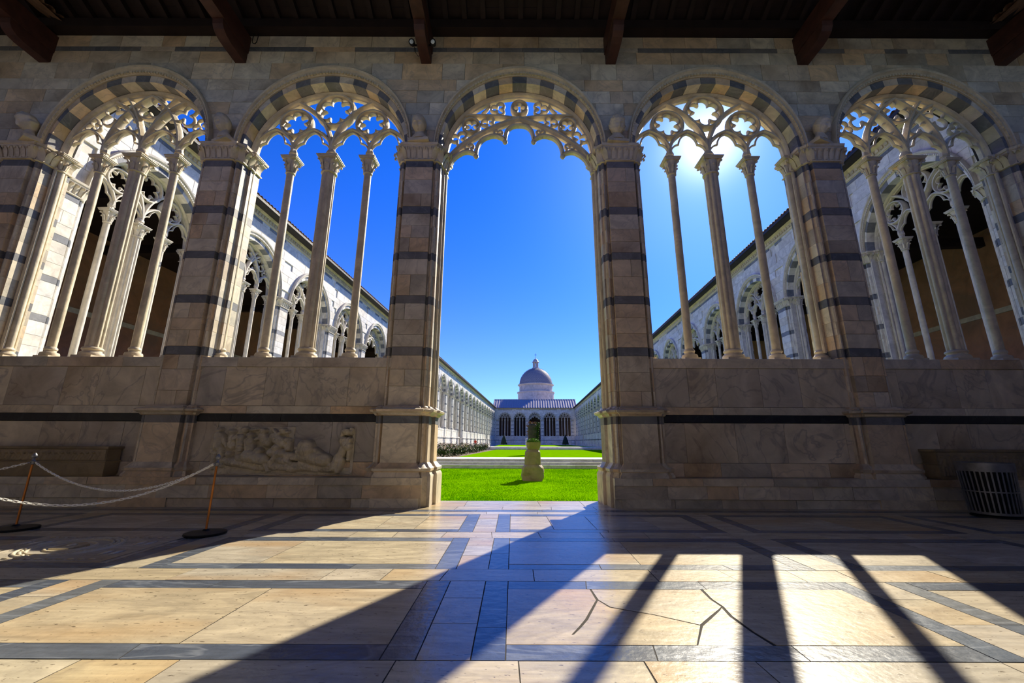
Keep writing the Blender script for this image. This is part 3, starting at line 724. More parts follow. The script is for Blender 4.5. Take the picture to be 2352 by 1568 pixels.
# ------------------------------------------------------------------ ceiling: open timber roof over the walk
ceil = empty('ceiling', (0, 0, 0), kind='structure')
def roof_z(y): return 12.15+(8.9-y)*.42 if y > 3.6 else 12.15+5.3*.42-(3.6-y)*.42
obj('wall_plate', MB().box(-16, 16, 8.62, 9.5, 11.95, 12.22).mesh('wall_plate', WOOD), ceil)
x = -13.9
while x < 14.2:
    obj('rafter', MB().add([(x,9.5,roof_z(9.5)-.02),(x+.13,9.5,roof_z(9.5)-.02),(x+.13,3.6,roof_z(3.6)-.02),(x,3.6,roof_z(3.6)-.02),(x,9.5,roof_z(9.5)+.16),(x+.13,9.5,roof_z(9.5)+.16),(x+.13,3.6,roof_z(3.6)+.16),(x,3.6,roof_z(3.6)+.16)],
        [(0,1,2,3),(4,7,6,5),(0,4,5,1),(1,5,6,2),(2,6,7,3),(3,7,4,0)]).mesh('rafter', WOOD), ceil)
    x += .5
for k in range(20):
    y0 = 9.75-k*.31; y1 = y0-.305
    obj('roof_board', MB().add([(-16,y0,roof_z(y0)+.165),(16,y0,roof_z(y0)+.165),(16,y1,roof_z(y1)+.165),(-16,y1,roof_z(y1)+.165),(-16,y0,roof_z(y0)+.19),(16,y0,roof_z(y0)+.19),(16,y1,roof_z(y1)+.19),(-16,y1,roof_z(y1)+.19)],
        [(0,1,2,3),(4,7,6,5),(0,4,5,1),(1,5,6,2),(2,6,7,3),(3,7,4,0)]).mesh('roof_board', WOOD), ceil)
obj('rear_slope', MB().add([(-16,3.6,roof_z(3.6)+.16),(16,3.6,roof_z(3.6)+.16),(16,-1.9,roof_z(-1.9)+.16),(-16,-1.9,roof_z(-1.9)+.16),(-16,3.6,roof_z(3.6)+.3),(16,3.6,roof_z(3.6)+.3),(16,-1.9,roof_z(-1.9)+.3),(-16,-1.9,roof_z(-1.9)+.3)],
        [(0,1,2,3),(4,7,6,5),(0,4,5,1),(1,5,6,2),(2,6,7,3),(3,7,4,0)]).mesh('rear_slope', WOOD), ceil)
back = empty('wall_back', (0, 0, 0), kind='structure')
obj('plaster', MB().box(-16, 16, -2.3, -1.9, 0, 9.6).mesh('plaster', PLASTER), back)  # never in view; stopped short below the roof to let skylight in
for nm, x in (('wall_west', -16.2), ('wall_east', 16)):  # unseen walls added to keep skylight out of the walk's open ends
    e = empty(nm, (0, 0, 0), kind='structure'); obj('plaster', MB().box(x, x+.2, -2.3, 9.5, 0, 15).mesh('plaster', PLASTER), e)
BX = [-12.5, -7.28, -2.34, 2.56, 7.68, 12.95]
for i, x in enumerate(BX):
    B = empty('roof_beam', (x, 8.9, 11.0), kind='structure', label=['timber tie beam over the corner pier at far left', 'timber tie beam over the pier between the left windows', 'timber tie beam carrying the two spotlights', 'timber tie beam right of the door arch', 'timber tie beam right of the sunlit window', 'timber tie beam at far right'][i])
    obj('beam', MB().box(-.15, .15, -10.7, 0, .34, .86).mesh('beam', WOODB), B)
    br = MB().prism([(-.0, .0), (-.62, .0), (-.78, .03), (-.9, .10), (-.96, .2), (-.98, .335), (0, .335)], -.13, .13, 'y')
    br.v = [(y, x_, z) for x_, y, z in br.v]; obj('bracket', br.mesh('bracket', WOODB), B)
    obj('king_block', MB().box(-.12, .12, -5.5, -5.2, .86, 3.0).mesh('king_block', WOOD), B)
# ------------------------------------------------------------------ court
AX = .0507; an = math.atan(AX)
def left_p(y): return (-13.05+AX*y, y, 0)
def right_p(y): return (12.8+.055*y, y, 0)
SEQ = 'ABABCBABABABCBABABABCBABA'
KS = [0]
def cornice_mb(L, teeth=True):
    b = MB()
    P = [(0,11.945),(0,11.60),(-.03,11.60),(-.05,11.64),(-.05,11.68),(-.03,11.70),(-.04,11.88),(-.09,11.93),(-.12,12.0),(0,12.0)]
    b.loft([[(-L/2, q, z) for q, z in P], [(L/2, q, z) for q, z in P]])
    if teeth:
        n = int(L/.2)
        for i in range(n):
            x = -L/2+.1+L/n*i; b.prism([(x-.06, 11.71), (x+.06, 11.71), (x+.06, 11.80), (x, 11.86), (x-.06, 11.80)], -.075, -.03, 'y')
    return b
def eave_mb(L):
    b = MB()
    b.box(-L/2, L/2, -.55, .7, 12.0, 12.06); b.box(-L/2, L/2, -.58, -.52, 12.0, 12.13)
    return b
def tiles_mb(L):
    b = MB(); n = int(L/.25)
    for i in range(n):
        x = -L/2+L/n*(i+.5)
        r = [[(x+q*cos(t), y, z+q*sin(t)) for t in (0, pi*.25, pi*.5, pi*.75, pi)] for q, y, z in ((.10, -.60, 12.12), (.085, -.1, 12.36), (.085, 5.3, 14.9))]
        b.loft(r, closed=False, caps=False)
    b.add([(-L/2,-.56,12.1),(L/2,-.56,12.1),(L/2,5.3,14.86),(-L/2,5.3,14.86),(L/2,11.2,12.3),(-L/2,11.2,12.3)], [(0,1,2,3),(3,2,4,5)])
    return b
def court_bay(n, name, kind, p, rot, near, half, first=False):
    w = build_window(name, kind, p, rot, 1.0, near, court_m, door=(kind == 'C'))
    h = half
    obj('masonry_core', kit(('bc', h, kind == 'C'), lambda: bay_core(h, h, COURT, kind == 'C')), w)
    seed = n % 3
    st = kit(('us', seed, h), lambda: [(stone_mesh(q, (.0 if not rec else .0)+random.Random(i).uniform(0,.006), .08, COURTD if d else COURT), d) for i, (q, d, rec) in enumerate(upper_stones(-h, h, [-2*h, 0, 2*h], random.Random(50+seed), 1))])
    da = kit(('da', seed, h, kind == 'C'), lambda: [] if kind == 'C' else dado_parts(-h, h, COURT, COURTD, COURT, random.Random(70+seed)))
    if near:
        for m, d in st: obj('stone', m, w)
        for nm, m in da: obj(nm, m, w)
    else:
        def j():
            b = MB()
            for m in [q[0] for q in st]+[q[1] for q in da]: b.add([tuple(v.co) for v in m.vertices], [tuple(f.vertices) for f in m.polygons], 1 if m.materials[0] == COURTD else 0)
            return b.mesh('facing_stones', [COURT, COURTD])
        o = obj('facing_stones', kit(('usj', seed, h, kind == 'C'), j), w); o['kind'] = 'stuff'
    obj('cornice', kit(('co', h, near), lambda: cornice_mb(2*h, near).mesh('cornice', CARVE)), w)
    obj('eave', kit(('ea', h), lambda: eave_mb(2*h).mesh('eave', RAIN)), w)
    if kind != 'C': obj('plinth', kit(('pl', h), lambda: MB().box(-h, h, -.30, .05, 0, .2).box(-h, h, -.22, .05, .2, .42).mesh('plinth', COURT)), w)
    return w
NB = 25; HB = 2.55
wn = 6
for side, pf, rot in (('left', left_p, pi/2-an), ('right', right_p, -(pi/2+math.atan(.055)))):
    y0 = 12.7 if side == 'left' else 12.5
    for i in range(NB):
        near = i < 4
        court_bay(i, 'window_%d' % wn, SEQ[i], pf(y0+5.1*i), rot, near, HB); wn += 1
        build_pier('court_pier', pf(y0+5.1*(i+.5)), rot, near, court_m, 10+(i % 3))
    build_pier('court_pier', pf(y0-2.55), rot, True, court_m, 10)
    L = 5.1*NB+6
    ww = empty('wall_'+side, pf(y0+5.1*(NB-1)/2), rot, kind='structure')
    obj('roof_tiles', tiles_mb(L).mesh('roof_tiles', TILE), ww)['kind'] = 'stuff'
    s = 1
    b = MB(); b.box(-L/2, L/2, 10.6, 11.0, 0, 12.2); obj('painted_wall', b.mesh('painted_wall', FRESCO), ww)
    b = MB(); b.box(-L/2, L/2, 10.5, 10.62, 7.6, 7.85); obj('string_course', b.mesh('string_course', COURTT), ww)
    b = MB(); b.box(-L/2, L/2, .6, 10.7, 12.05, 12.15); obj('soffit', b.mesh('soffit', WOOD), ww)
    b = MB(); b.box(-L/2, L/2, .5, 10.7, -.2, .02); obj('walk_floor', b.mesh('walk_floor', FLOORP), ww)
    b = MB(); 
    for q in range(0, 26): b.box(-L/2+3+5.1*q-.15, -L/2+3+5.1*q+.15, .6, 10.6, 11.2, 11.7)
    obj('tie_beams', b.mesh('tie_beams', WOOD), ww)['kind'] = 'stuff'
    # short blank return between the near wall and the first pier
    e = (-1 if side == 'left' else 1)*(5.1*(NB-1)/2+2.55)
    b = MB(); b.box(min(e, e*1.012), max(e, e*1.012), -.02, .62, 0, 12); obj('corner_return', b.mesh('corner_return', COURT), ww)
YF = 137.4
fx = 7.14
for i, k in enumerate('BACAB'):
    dx = (i-2)*4.92; court_bay(i, 'window_%d' % wn, k, (fx+dx*cos(an), YF-dx*sin(an), 0), -an, False, 2.46); wn += 1
for i in range(6):
    dx = (i-2.5)*4.92; build_pier('court_pier', (fx+dx*cos(an), YF-dx*sin(an), 0), -an, False, court_m, 10+(i % 3))
wf = empty('wall_far', (fx, YF, 0), -an, kind='structure')
for s in (-1, 1): obj('corner_wall', MB().box(*sorted((s*12.1, s*14.2)), -.02, .62, 0, 12).mesh('corner_wall', COURT), wf)
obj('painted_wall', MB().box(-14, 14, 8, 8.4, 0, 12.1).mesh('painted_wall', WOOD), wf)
obj('soffit', MB().box(-14, 14, .6, 8, 12.05, 12.15).mesh('soffit', WOOD), wf)
roof = empty('far_roof', (fx, YF, 0), -an, kind='structure', label='long ribbed lead roof over the far range under the dome')
obj('lead_slope', MB().add([(-14,-.6,12.1),(14,-.6,12.1),(14,5.5,15.4),(-14,5.5,15.4),(14,12,12.1),(-14,12,12.1)], [(0,1,2,3),(3,2,4,5)]).mesh('lead_slope', LEAD), roof)
obj('ridge', MB().box(-14, 14, 5.4, 5.6, 15.38, 15.52).mesh('ridge', LEAD), roof)
for i in range(34):
    x = -13.8+i*.836; q = MB().add([(x-.06,-.62,12.12),(x+.06,-.62,12.12),(x+.06,5.5,15.42),(x-.06,5.5,15.42),(x-.06,-.62,12.30),(x+.06,-.62,12.30),(x+.06,5.5,15.6),(x-.06,5.5,15.6)],[(0,1,5,4),(1,2,6,5),(2,3,7,6),(3,0,4,7),(4,5,6,7)])
    obj('roof_rib', q.mesh('roof_rib', LEAD), roof)
# ------------------------------------------------------------------ court ground
gr = empty('ground', (0, 0, 0), kind='structure')
obj('court_paving', MB().box(-40, 50, 9.55, 175, -.4, -.05).mesh('court_paving', COURT), gr)
LY0, LY1 = 9.575, 21.3
def lawn_z(x, y): return .012*noise.noise(Vector((x*.6, y*.6, 3)))
b = MB(); nx, ny = 60, 40
for j in range(ny+1):
    for i in range(nx+1):
        x = -6.5+15*i/nx; y = LY0+(LY1-LY0)*j/ny; b.v.append((x, y, -.035+lawn_z(x, y)))
for j in range(ny):
    for i in range(nx): a = j*(nx+1)+i; b.f.append((a, a+1, a+nx+2, a+nx+1)); b.mi.append(0)
lawn = obj('lawn', b.mesh('lawn', GRASS, 30), None, kind='structure', label='short bright green lawn beyond the doorway')
import numpy as np
rs = np.random.RandomState(3); n = 90000
u = rs.rand(n)**1.0; gy = LY0+.0+(LY1-LY0)*u**1.5; gx = -3.6+8.6*rs.rand(n)*1.0
gx = (gx-.3)*(0.55+.45*(gy/LY1))+.3
keep = np.hypot(gx-.69, gy-14.95) > .47; gx = gx[keep]; gy = gy[keep]; n = len(gx)
hh = .008+.02*rs.rand(n); a = rs.rand(n)*6.28; wd = .003+.004*rs.rand(n)*(gy/10); lx = (rs.rand(n)-.5)*.03; ly = (rs.rand(n)-.5)*.03
co = np.zeros((n, 3, 3)); co[:, 0] = np.stack([gx-np.cos(a)*wd, gy-np.sin(a)*wd, np.full(n, -.04)], 1); co[:, 1] = np.stack([gx+np.cos(a)*wd, gy+np.sin(a)*wd, np.full(n, -.04)], 1); co[:, 2] = np.stack([gx+lx, gy+ly, -.035+hh], 1)
me = bpy.data.meshes.new('grass'); me.vertices.add(n*3); me.vertices.foreach_set('co', co.ravel()); me.loops.add(n*3); me.loops.foreach_set('vertex_index', np.arange(n*3)); me.polygons.add(n); me.polygons.foreach_set('loop_start', np.arange(n)*3); me.update(calc_edges=True); me.materials.append(BLADE)
obj('grass', me, None, kind='stuff', label='mown grass blades on the lawn beyond the doorway', cat='grass')
steps = empty('cross_path', (0, 0, 0), kind='structure', label='raised stone path with three steps crossing the court')
for z0, z1, y in ((-.05, .13, 21.3), (.13, .26, 21.62), (.26, .40, 21.94)):
    r2 = random.Random(int(y*10))
    for a_, b_, c_, d_ in course(-12.2, 14, 0, 1, 1.6, 2.6, r2): obj('step', MB().box(a_+.003, b_-.003, y+r2.uniform(-.006,.006), 22.5 if y > 21.9 else 22.3, z0, z1-.035).box(a_+.003, b_-.003, y-.03, 22.4, z1-.034, z1+r2.uniform(-.003,.003)).mesh('step', COURT), steps)
for a_, b_, c_, d_ in course(-12.2, 14.2, 22.4, 24.3, 1.2, 2.2, random.Random(9)): obj('paving_slab', MB().box(a_+.004, b_-.004, c_, d_, 0, .40).mesh('paving_slab', COURT), steps)
obj('far_lawn', MB().add([(-3.2,24.3,.385),(9.5,24.3,.385),(12.4,47.8,.385),(-1.9,47.8,.385),(-3.2,24.3,0),(9.5,24.3,0),(12.4,47.8,0),(-1.9,47.8,0)], [(0,1,2,3),(0,4,5,1),(2,6,7,3),(3,7,4,0),(1,5,6,2)]).mesh('far_lawn', GRASS), None, kind='structure', label='second lawn beyond the raised cross path')
obj('earth_bed', MB().add([(-11.4,24.3,.36),(-3.2,24.3,.36),(-1.9,47.8,.36),(-10.2,47.8,.36)], [(0,1,2,3)]).mesh('earth_bed', plain('bed_earth', rgb(110,92,66), .9)), None, kind='structure')
fp = empty('far_path', (0, 0, 0), kind='structure', label='second raised path at the end of the far lawn')
obj('step', MB().box(-10.4, 15.6, 47.8, 49, 0, .50).mesh('step', COURT), fp); obj('step', MB().box(-10.3, 15.7, 48.5, 53, 0, .66).mesh('step', COURT), fp)
obj('end_lawn', MB().box(-4, 17, 53, 126, 0, .3).mesh('end_lawn', GRASS), None, kind='structure')

# ================================================================== THINGS
PX = [-12.02, -7.18, -2.34, 2.55, 7.60]
def head_mb(p):
    """a carved head facing -y; p: dict of features"""
    b = MB(); NU, NV = 64, 48; A, B, C = p.get('w', .165)*.86, .19, .26; sd = p.get('seed', 1)
    G = lambda v, c, s_: math.exp(-((v-c)/s_)**2)
    vs = []
    for j in range(NV+1):
        t = -pi/2+pi*j/NV
        for i in range(NU):
            a = 2*pi*i/NU; x, y, z = cos(t)*cos(a), cos(t)*sin(a), sin(t); f = max(0, min(1, (-y-.1)*2.2)); e = 0
            ramp = max(0, min(1, (.16-z)/.45))
            e += f*(.05+.22*ramp)*G(x, 0, .085)*(1 if -.30 < z < .22 else max(0, 1-abs(z+.30)/.06) if z < -.30 else max(0, 1-(z-.22)/.2))
            e += f*.05*(G(x, .09, .05)+G(x, -.09, .05))*G(z, -.27, .06)
            for q in (-1, 1):
                e -= f*.20*G(x, q*.33, .17)*G(z, .05, .11); e += f*.15*G(x, q*.33, .10)*G(z, .03, .055)
                e += f*.10*G(x, q*.34, .2)*G(z, .22, .05); e += f*.05*G(x, q*.45, .16)*G(z, -.2, .15)
                e += .09*G(x, q*1.0, .12)*G(z, -.05, .18)*G(y, .05, .22)
            e += f*.11*G(x, 0, .18)*G(z, -.49, .04); e -= f*.10*G(x, 0, .2)*G(z, -.55, .025); e += f*.11*G(x, 0, .15)*G(z, -.61, .04)
            e += f*.09*G(x, 0, .16)*G(z, -.84, .10)
            cap = z > .45 or y > -.12
            n_ = noise.noise(Vector((x*p.get('nf', 5), y*p.get('nf', 5), z*p.get('nf', 5)+sd)))
            if p.get('veil'):
                if z > .42 or y > -.42: e += .11+.02*sin(z*26+a*3)
            elif cap: e += p.get('hair', .06)+p.get('curl', .03)*n_*2
            elif z > .34: e += p.get('hair', .06)*.7*G(z, .45, .08)
            if p.get('beard') and z < -.32 and not (abs(x) < .2 and -.58 < z < -.36) and y < .15: e += .10+.06*n_*2
            r = 1+e; w_ = 1-.34*max(0, -z)**1.6
            vs.append((A*r*x*w_, B*r*y*(1-.12*max(0, -z)), C*(z*(1+.5*max(0, e) if z > .4 else 1))))
    fs = [(j*NU+i, j*NU+(i+1)%NU, (j+1)*NU+(i+1)%NU, (j+1)*NU+i) for j in range(NV) for i in range(NU)]
    return b.add(vs, fs)
HP = [dict(curl=.06, nf=3, hair=.16, w=.19, seed=3), dict(curl=.04, nf=8, hair=.09, seed=7), dict(hair=.03, curl=.004, w=.175), dict(curl=.09, nf=6, hair=.14, beard=1, w=.18, seed=5), dict(veil=1, w=.17)]
HL = ['weathered stone head with thick tousled hair above the leftmost frieze', 'small stone head with short curled hair, between the two left arches', 'smooth bald stone head looking straight ahead, left of the door arch', 'bearded stone head with heavy curls, right of the door arch', 'veiled stone head between the two arches right of the doorway']
HY = [.5, .35, .1, -.1, -.4]
for i, x in enumerate(PX):
    h = empty('portrait_bust', (x, YW-.19, 8.40), label=HL[i], cat='sculpture', group='carved heads between the arches')
    obj('block', MB().box(-.26, .26, -.10, .18, 0, .07).box(-.22, .22, -.07, .18, .07, .12).mesh('block', TRAC), h)
    nb = MB().loft([[(rx*cos(a), ry*sin(a)+.02, z) for a in [2*pi*k/16 for k in range(16)]] for rx, ry, z in ((.2, .12, .10), (.19, .13, .17), (.115, .10, .24), (.11, .10, .42))])
    obj('neck', nb.mesh('neck', TRAC, 60), h)
    f = obj('face', head_mb(HP[i]).mesh('face', CARVE, 80), h, loc=(0, -.06, .47)); f.scale = (1.12, .95, .96); f.rotation_euler = (radians(26), 0, 0)
    h.rotation_euler = (0, 0, -HY[i])
# ------------------------------------------------------------------ reliefs
def relief(caps, masks, x0, z0, W_, H_, pw, ph, n, depth=.11, seed=1):
    """height field from limbs drawn as capsules (x1,y1,x2,y2,r1,r2,lift) in a pw x ph drawing"""
    nx, nz = n, int(n*H_/W_); hts = {}
    for j in range(nz+1):
        for i in range(nx+1):
            px, py = pw*i/nx, ph*(1-j/nz); h = -1
            for x1, y1, x2, y2, r1, r2, lf in caps:
                if abs(px-(x1+x2)/2) > abs(x1-x2)/2+max(r1, r2) or abs(py-(y1+y2)/2) > abs(y1-y2)/2+max(r1, r2): continue
                dx, dy = x2-x1, y2-y1; L = dx*dx+dy*dy; t = 0 if L == 0 else max(0, min(1, ((px-x1)*dx+(py-y1)*dy)/L))
                r = r1+(r2-r1)*t; d = sqrt((px-x1-dx*t)**2+(py-y1-dy*t)**2)
                if d < r: h = max(h, lf+.55*r/55*sqrt(1-(d/r)**2)+.03*sin((px-x1)*.22+dy*.1)*(1-d/r))
            inm = any(a <= px <= c and b_ <= py <= d_ for a, b_, c, d_ in masks)
            if h < 0: h = .0 if inm else -1
            if h >= 0: h += .10*noise.noise(Vector((px*.03, py*.03, seed)))+.05*noise.noise(Vector((px*.1, py*.1, seed)))
            hts[i, j] = h
    b = MB(); idx = {}
    def vid(i, j):
        if (i, j) not in idx:
            idx[i, j] = len(b.v); b.v.append((x0+W_*i/nx, -max(0.0, hts[i, j])*depth-(.03 if hts[i, j] > -.5 else -.02), z0+H_*j/nz))
        return idx[i, j]
    for j in range(nz):
        for i in range(nx):
            q = [(i, j), (i+1, j), (i+1, j+1), (i, j+1)]
            if max(hts[k] for k in q) > -.5: b.f.append(tuple(vid(*k) for k in q)); b.mi.append(0)
    return b
C3 = []
def hd(x, y, r=26, l=.35): C3.append((x, y, x, y+8, r, r*.8, l))
def limb(x1, y1, x2, y2, r1, r2, l=.15): C3.append((x1, y1, x2, y2, r1, r2, l))
for x, y in ((50,35),(165,50),(280,30),(455,40),(635,40),(340,85),(680,130)): hd(x, y, 30)
hd(265,205,34); hd(440,230,36,.45); hd(170,260,32); hd(600,200,36,.5)
limb(50,90,55,190,46,40,.3); limb(35,215,20,390,30,16,.2); limb(80,215,105,370,30,16,.2); limb(15,110,5,240,20,14,.3); limb(85,90,130,190,22,12,.3)
limb(165,95,180,180,34,38); limb(250,110,255,200,38,36); limb(220,90,170,150,16,14,.4); limb(340,140,360,240,46,42,.3); limb(445,90,500,150,38,44,.2); limb(470,80,400,120,18,14,.4)
limb(560,100,640,150,46,48,.2); limb(690,140,690,200,36,30); limb(600,60,680,50,14,12,.3); limb(330,30,430,20,10,10,.3); limb(545,30,600,80,12,12,.35)
limb(355,270,490,305,60,50,.4); limb(490,300,545,410,30,12,.4); limb(480,290,560,330,22,12,.35); limb(270,290,420,285,40,44,.2); limb(300,350,440,390,26,18,.2); limb(150,320,500,380,44,36,.05)
limb(560,240,640,250,42,46,.3); limb(600,270,560,340,30,20,.35); limb(640,310,690,320,34,30,.3); limb(620,350,760,390,40,40,.05); limb(690,270,810,285,38,36,.2); limb(690,300,740,340,22,16,.4)
limb(870,180,880,215,62,68,.6); limb(835,165,820,200,24,20,.6); limb(860,270,1040,310,62,62,.3); limb(950,220,1060,290,26,24,.4); limb(1040,300,1110,370,40,18,.3); limb(800,235,840,250,24,20,.4); limb(830,340,920,370,30,22,.3)
limb(560,360,1090,385,46,40,.0); limb(780,200,850,230,18,14,.4)
hd(1225,45,36,.5); limb(1190,40,1180,80,24,20,.3); limb(1262,20,1262,60,18,16,.3); limb(1200,130,1235,180,44,46,.3); limb(1250,120,1235,165,26,22,.4); limb(1200,200,1185,250,38,38,.25); limb(1170,270,1130,380,40,40,.25); limb(1195,310,1165,410,30,26,.3); limb(1255,190,1250,300,22,16,.2)
masks = [(12,0,725,230),(12,220,700,440),(700,330,1105,440),(1100,380,1290,440),(1262,0,1290,440)]
rl = empty('marble_relief', (0, YW, 0), label='broken marble relief of crowded figures, a lion and one standing figure, left of the doorway', cat='relief')
obj('carving', relief(C3, masks, -6.22, .60, 2.92, .945, 1290, 440, 300, .24).mesh('carving', CARVE, 80), rl)
obj('mount', MB().box(-6.2, -4.6, -.02, .0, 1.0, 1.53).box(-6.2, -3.3, -.02, 0, .58, .68).mesh('mount', SLAB), rl)
def sarcophagus(name, x0, x1, label, figures):
    o = empty(name, ((x0+x1)/2, YW-.20, .562), label=label, cat='sarcophagus'); L = (x1-x0)/2
    P = [(-L, -.15), (L, -.15), (L, .16), (-L, .16)]
    rings = []
    for d, z in ((-.03, 0), (-.01, .03), (0, .06), (0, .27), (.012, .285), (.012, .30), (-.005, .31), (-.005, .52), (.02, .53), (.02, .575)): rings.append(ring(offset(P, d), z))
    obj('trough', MB().loft(rings).mesh('trough', MARB, 35), o)
    random.seed(4); caps = []
    for k in range(int((x1-x0)/.13)):
        x = 40+k*52
        if figures: caps += [(x, 50, x, 58, 15, 13, .3), (x, 85, x+4, 150, 20, 17, .2), (x-10, 165, x-14, 250, 11, 8, .15), (x+10, 165, x+16, 250, 11, 8, .15), (x-14, 90, x-30, 130, 8, 7, .3)]
        else: caps += [(x-14, 20, x+8, 60, 12, 9, .15), (x+8, 60, x-8, 100, 9, 13, .15), (x+20, 30, x+20, 36, 10, 9, .3)]
    hgt = .46 if figures else .20
    m = relief(caps, [(0, 0, 5000, 500)], -L+.02, .06 if figures else .315, 2*L-.04, hgt, (x1-x0)/.13*52+30, 260 if figures else 110, 260, .07, 3)
    m.v = [(x, y-.125, z) for x, y, z in m.v]; obj('frieze', m.mesh('frieze', MARB, 80), o)
    return o
sarcophagus('sarcophagus', -10.9, -8.10, 'low weathered stone sarcophagus on the bench behind the chained barrier', False)
sarcophagus('sarcophagus', 8.45, 11.3, 'dark stone sarcophagus carved with figures behind the waste bin', True)
# ------------------------------------------------------------------ tomb slab let into the floor
tb_scale = .74
tb = empty('tomb_slab', (-5.3, 5.38, .001), label='carved round wreath tomb slab in the floor inside the chained barrier', cat='tomb slab')
obj('border', MB().box(-1.25, 1.25, -.78, .78, 0, .008).mesh('border', FLOORP), tb)
rb = MB()
for r, wd in ((.62, .035), (.50, .02), (.30, .03)):
    rg = [[((r+q*wd)*cos(a), (r+q*wd)*sin(a), .008+h) for q, h in ((-1, 0), (-.4, .016), (.4, .016), (1, 0))] for a in [2*pi*k/48 for k in range(49)]]
    rb.loft(rg, closed=False, caps=False)
for k in range(36):
    a = 2*pi*k/36; rb.ball((.56*cos(a), .56*sin(a), .012), (.03, .03, .016), 6, 4)
obj('wreath', rb.mesh('wreath', CARVE, 50), tb)
sb = MB(); sb.prism([(-.16,-.2),(.16,-.2),(.18,.12),(0,.24),(-.18,.12)], .03, .008, 'z'); sb.ball((0,0,.03),(.06,.09,.02),8,5)
for k in range(14):
    x = -1.05+.16*k
    for sgn in (-1, 1):
        if abs(x) > .72: sb.ball((x, sgn*.3, .01), (.05, .16, .014), 8, 4)
    for sgn in (-1, 1): sb.ball((x, sgn*.69, .01), (.06, .03, .012), 6, 4)
obj('shield', sb.mesh('shield', FLOORP, 50), tb)
tb.scale = (tb_scale, tb_scale, 1)
# ------------------------------------------------------------------ barrier
HK = .93
ST = [(-7.20, 6.42), (-4.25, 6.15)]
SL = ['slim brass barrier post standing near the sarcophagus, left one', 'slim brass barrier post standing in front of the marble relief']
for i, (x, y) in enumerate(ST):
    o = empty('barrier_post', (x, y, .002), label=SL[i], cat='barrier post', group='barrier posts')
    obj('base', MB().lathe([(.25, 0), (.255, .012), (.25, .03), (.18, .04), (.05, .05), (.03, .07)], 0, 0, 40).mesh('base', BLACKM, 40), o)
    obj('pole', MB().lathe([(.014, .04), (.014, HK)], 0, 0, 14).mesh('pole', BRASS, 40), o)
    fb = MB().lathe([(.016, HK-.03), (.028, HK-.02), (.03, HK+.02), (.018, HK+.035), (.015, HK+.06), (.03, HK+.075), (.034, HK+.10), (.02, HK+.125), (.008, HK+.14)], 0, 0, 14)
    obj('finial', fb.mesh('finial', METAL, 40), o)
    for a in range(3):
        rg = MB(); d = 2*pi*a/3+.5; rg.tube([(cos(d)*(.03+.018*(1-cos(t))), sin(d)*(.03+.018*(1-cos(t))), HK+.012*sin(t)) for t in [2*pi*k/8 for k in range(9)]], .004, 5)
        obj('hook_ring', rg.mesh('hook_ring', METAL, 40), o)
def chain(p, q, sag, label, n):
    o = empty('barrier_chain', p, label=label, cat='chain', group='white barrier chains'); P, Q = Vector(p), Vector(q)
    pts = [P.lerp(Q, t)+Vector((0, 0, -4*sag*t*(1-t))) for t in [k/n for k in range(n+1)]]
    lk = MB(); L = .034; N = 12
    R = MB(); R.sweep([(cos(a)*L*.62 if False else cos(a)*.011+(L*.42 if cos(a) > 0 else -L*.42)*1.0, sin(a)*.011) for a in [2*pi*k/N+.13 for k in range(N)]], [(-.0042, -.003), (0, -.0045), (.0042, -.003), (.0042, .003), (0, .0045), (-.0042, .003)], closed=True)
    me = R.mesh('link', CHAIN, 60); tot = sum((pts[i+1]-pts[i]).length for i in range(n)); m = int(tot/.040); acc = 0; j = 0
    big = MB()
    for k in range(m):
        s_ = tot*(k+.5)/m; acc = 0
        for i in range(n):
            l = (pts[i+1]-pts[i]).length
            if acc+l >= s_: c = pts[i].lerp(pts[i+1], (s_-acc)/l); d = (pts[i+1]-pts[i]).normalized(); break
            acc += l
        M = Matrix.Translation(c-P) @ d.to_track_quat('X', 'Z').to_matrix().to_4x4() @ Matrix.Rotation(pi/2*(k % 2)+.4, 4, 'X')
        big.add([tuple(M @ Vector(v)) for v in R.v], R.f)
    obj('links', big.mesh('links', CHAIN, 60), o)['kind'] = 'stuff'
A = (ST[0][0], ST[0][1], HK); B = (ST[1][0], ST[1][1], HK)
chain((A[0]+.04, A[1], HK), (B[0]-.04, B[1], HK), .38, 'white link chain sagging between the two brass posts', 24)
chain((-5.95, 4.35, HK), (B[0]-.04, B[1]-.03, HK), .42, 'lower white link chain nearer the camera, running to the post by the relief', 24)
chain((-8.9, 4.9, HK-.1), (A[0]-.03, A[1]-.03, HK), .18, 'short white link chain leaving the picture at the left edge', 12)
# ------------------------------------------------------------------ spotlights, cable
for i, (x, lb) in enumerate(((-2.62, 'small black spotlight on the left side of the beam over the left door pier'), (-2.08, 'small black spotlight on the right side of the beam over the left door pier'))):
    o = empty('spotlight', (x, 8.42, 11.18), label=lb, cat='spotlight', group='spotlights on the beam')
    q = MB().lathe([(.035, .12), (.06, .08), (.075, 0), (.078, -.07), (.07, -.075)], 0, 0, 18); q.move(Matrix.Rotation(radians(-62), 4, 'X')); obj('housing', q.mesh('housing', BLACKM, 40), o)
    q = MB().lathe([(.066, -.066), (.05, -.075), (.001, -.078)], 0, 0, 18); q.move(Matrix.Rotation(radians(-62), 4, 'X')); obj('lens', q.mesh('lens', GLASSD, 40), o)
    obj('arm', MB().box(-.02, .16 if i == 0 else .02, .05, .08, -.02, .02).box(-.16 if i else -.02, .02, .05, .08, -.02, .02).mesh('arm', BLACKM), o)
    if i == 0: obj('cable', MB().tube([(.03, .1, 0), (.05, .14, -.12), (.12, .2, -.2), (.13, .3, -.05)], .008, 6).mesh('cable', BLACKM, 60), o)
o = empty('cable_loop', (-7.02, 8.80, 11.62), label='short black cable loop hanging beside the second beam from the left', cat='cable')
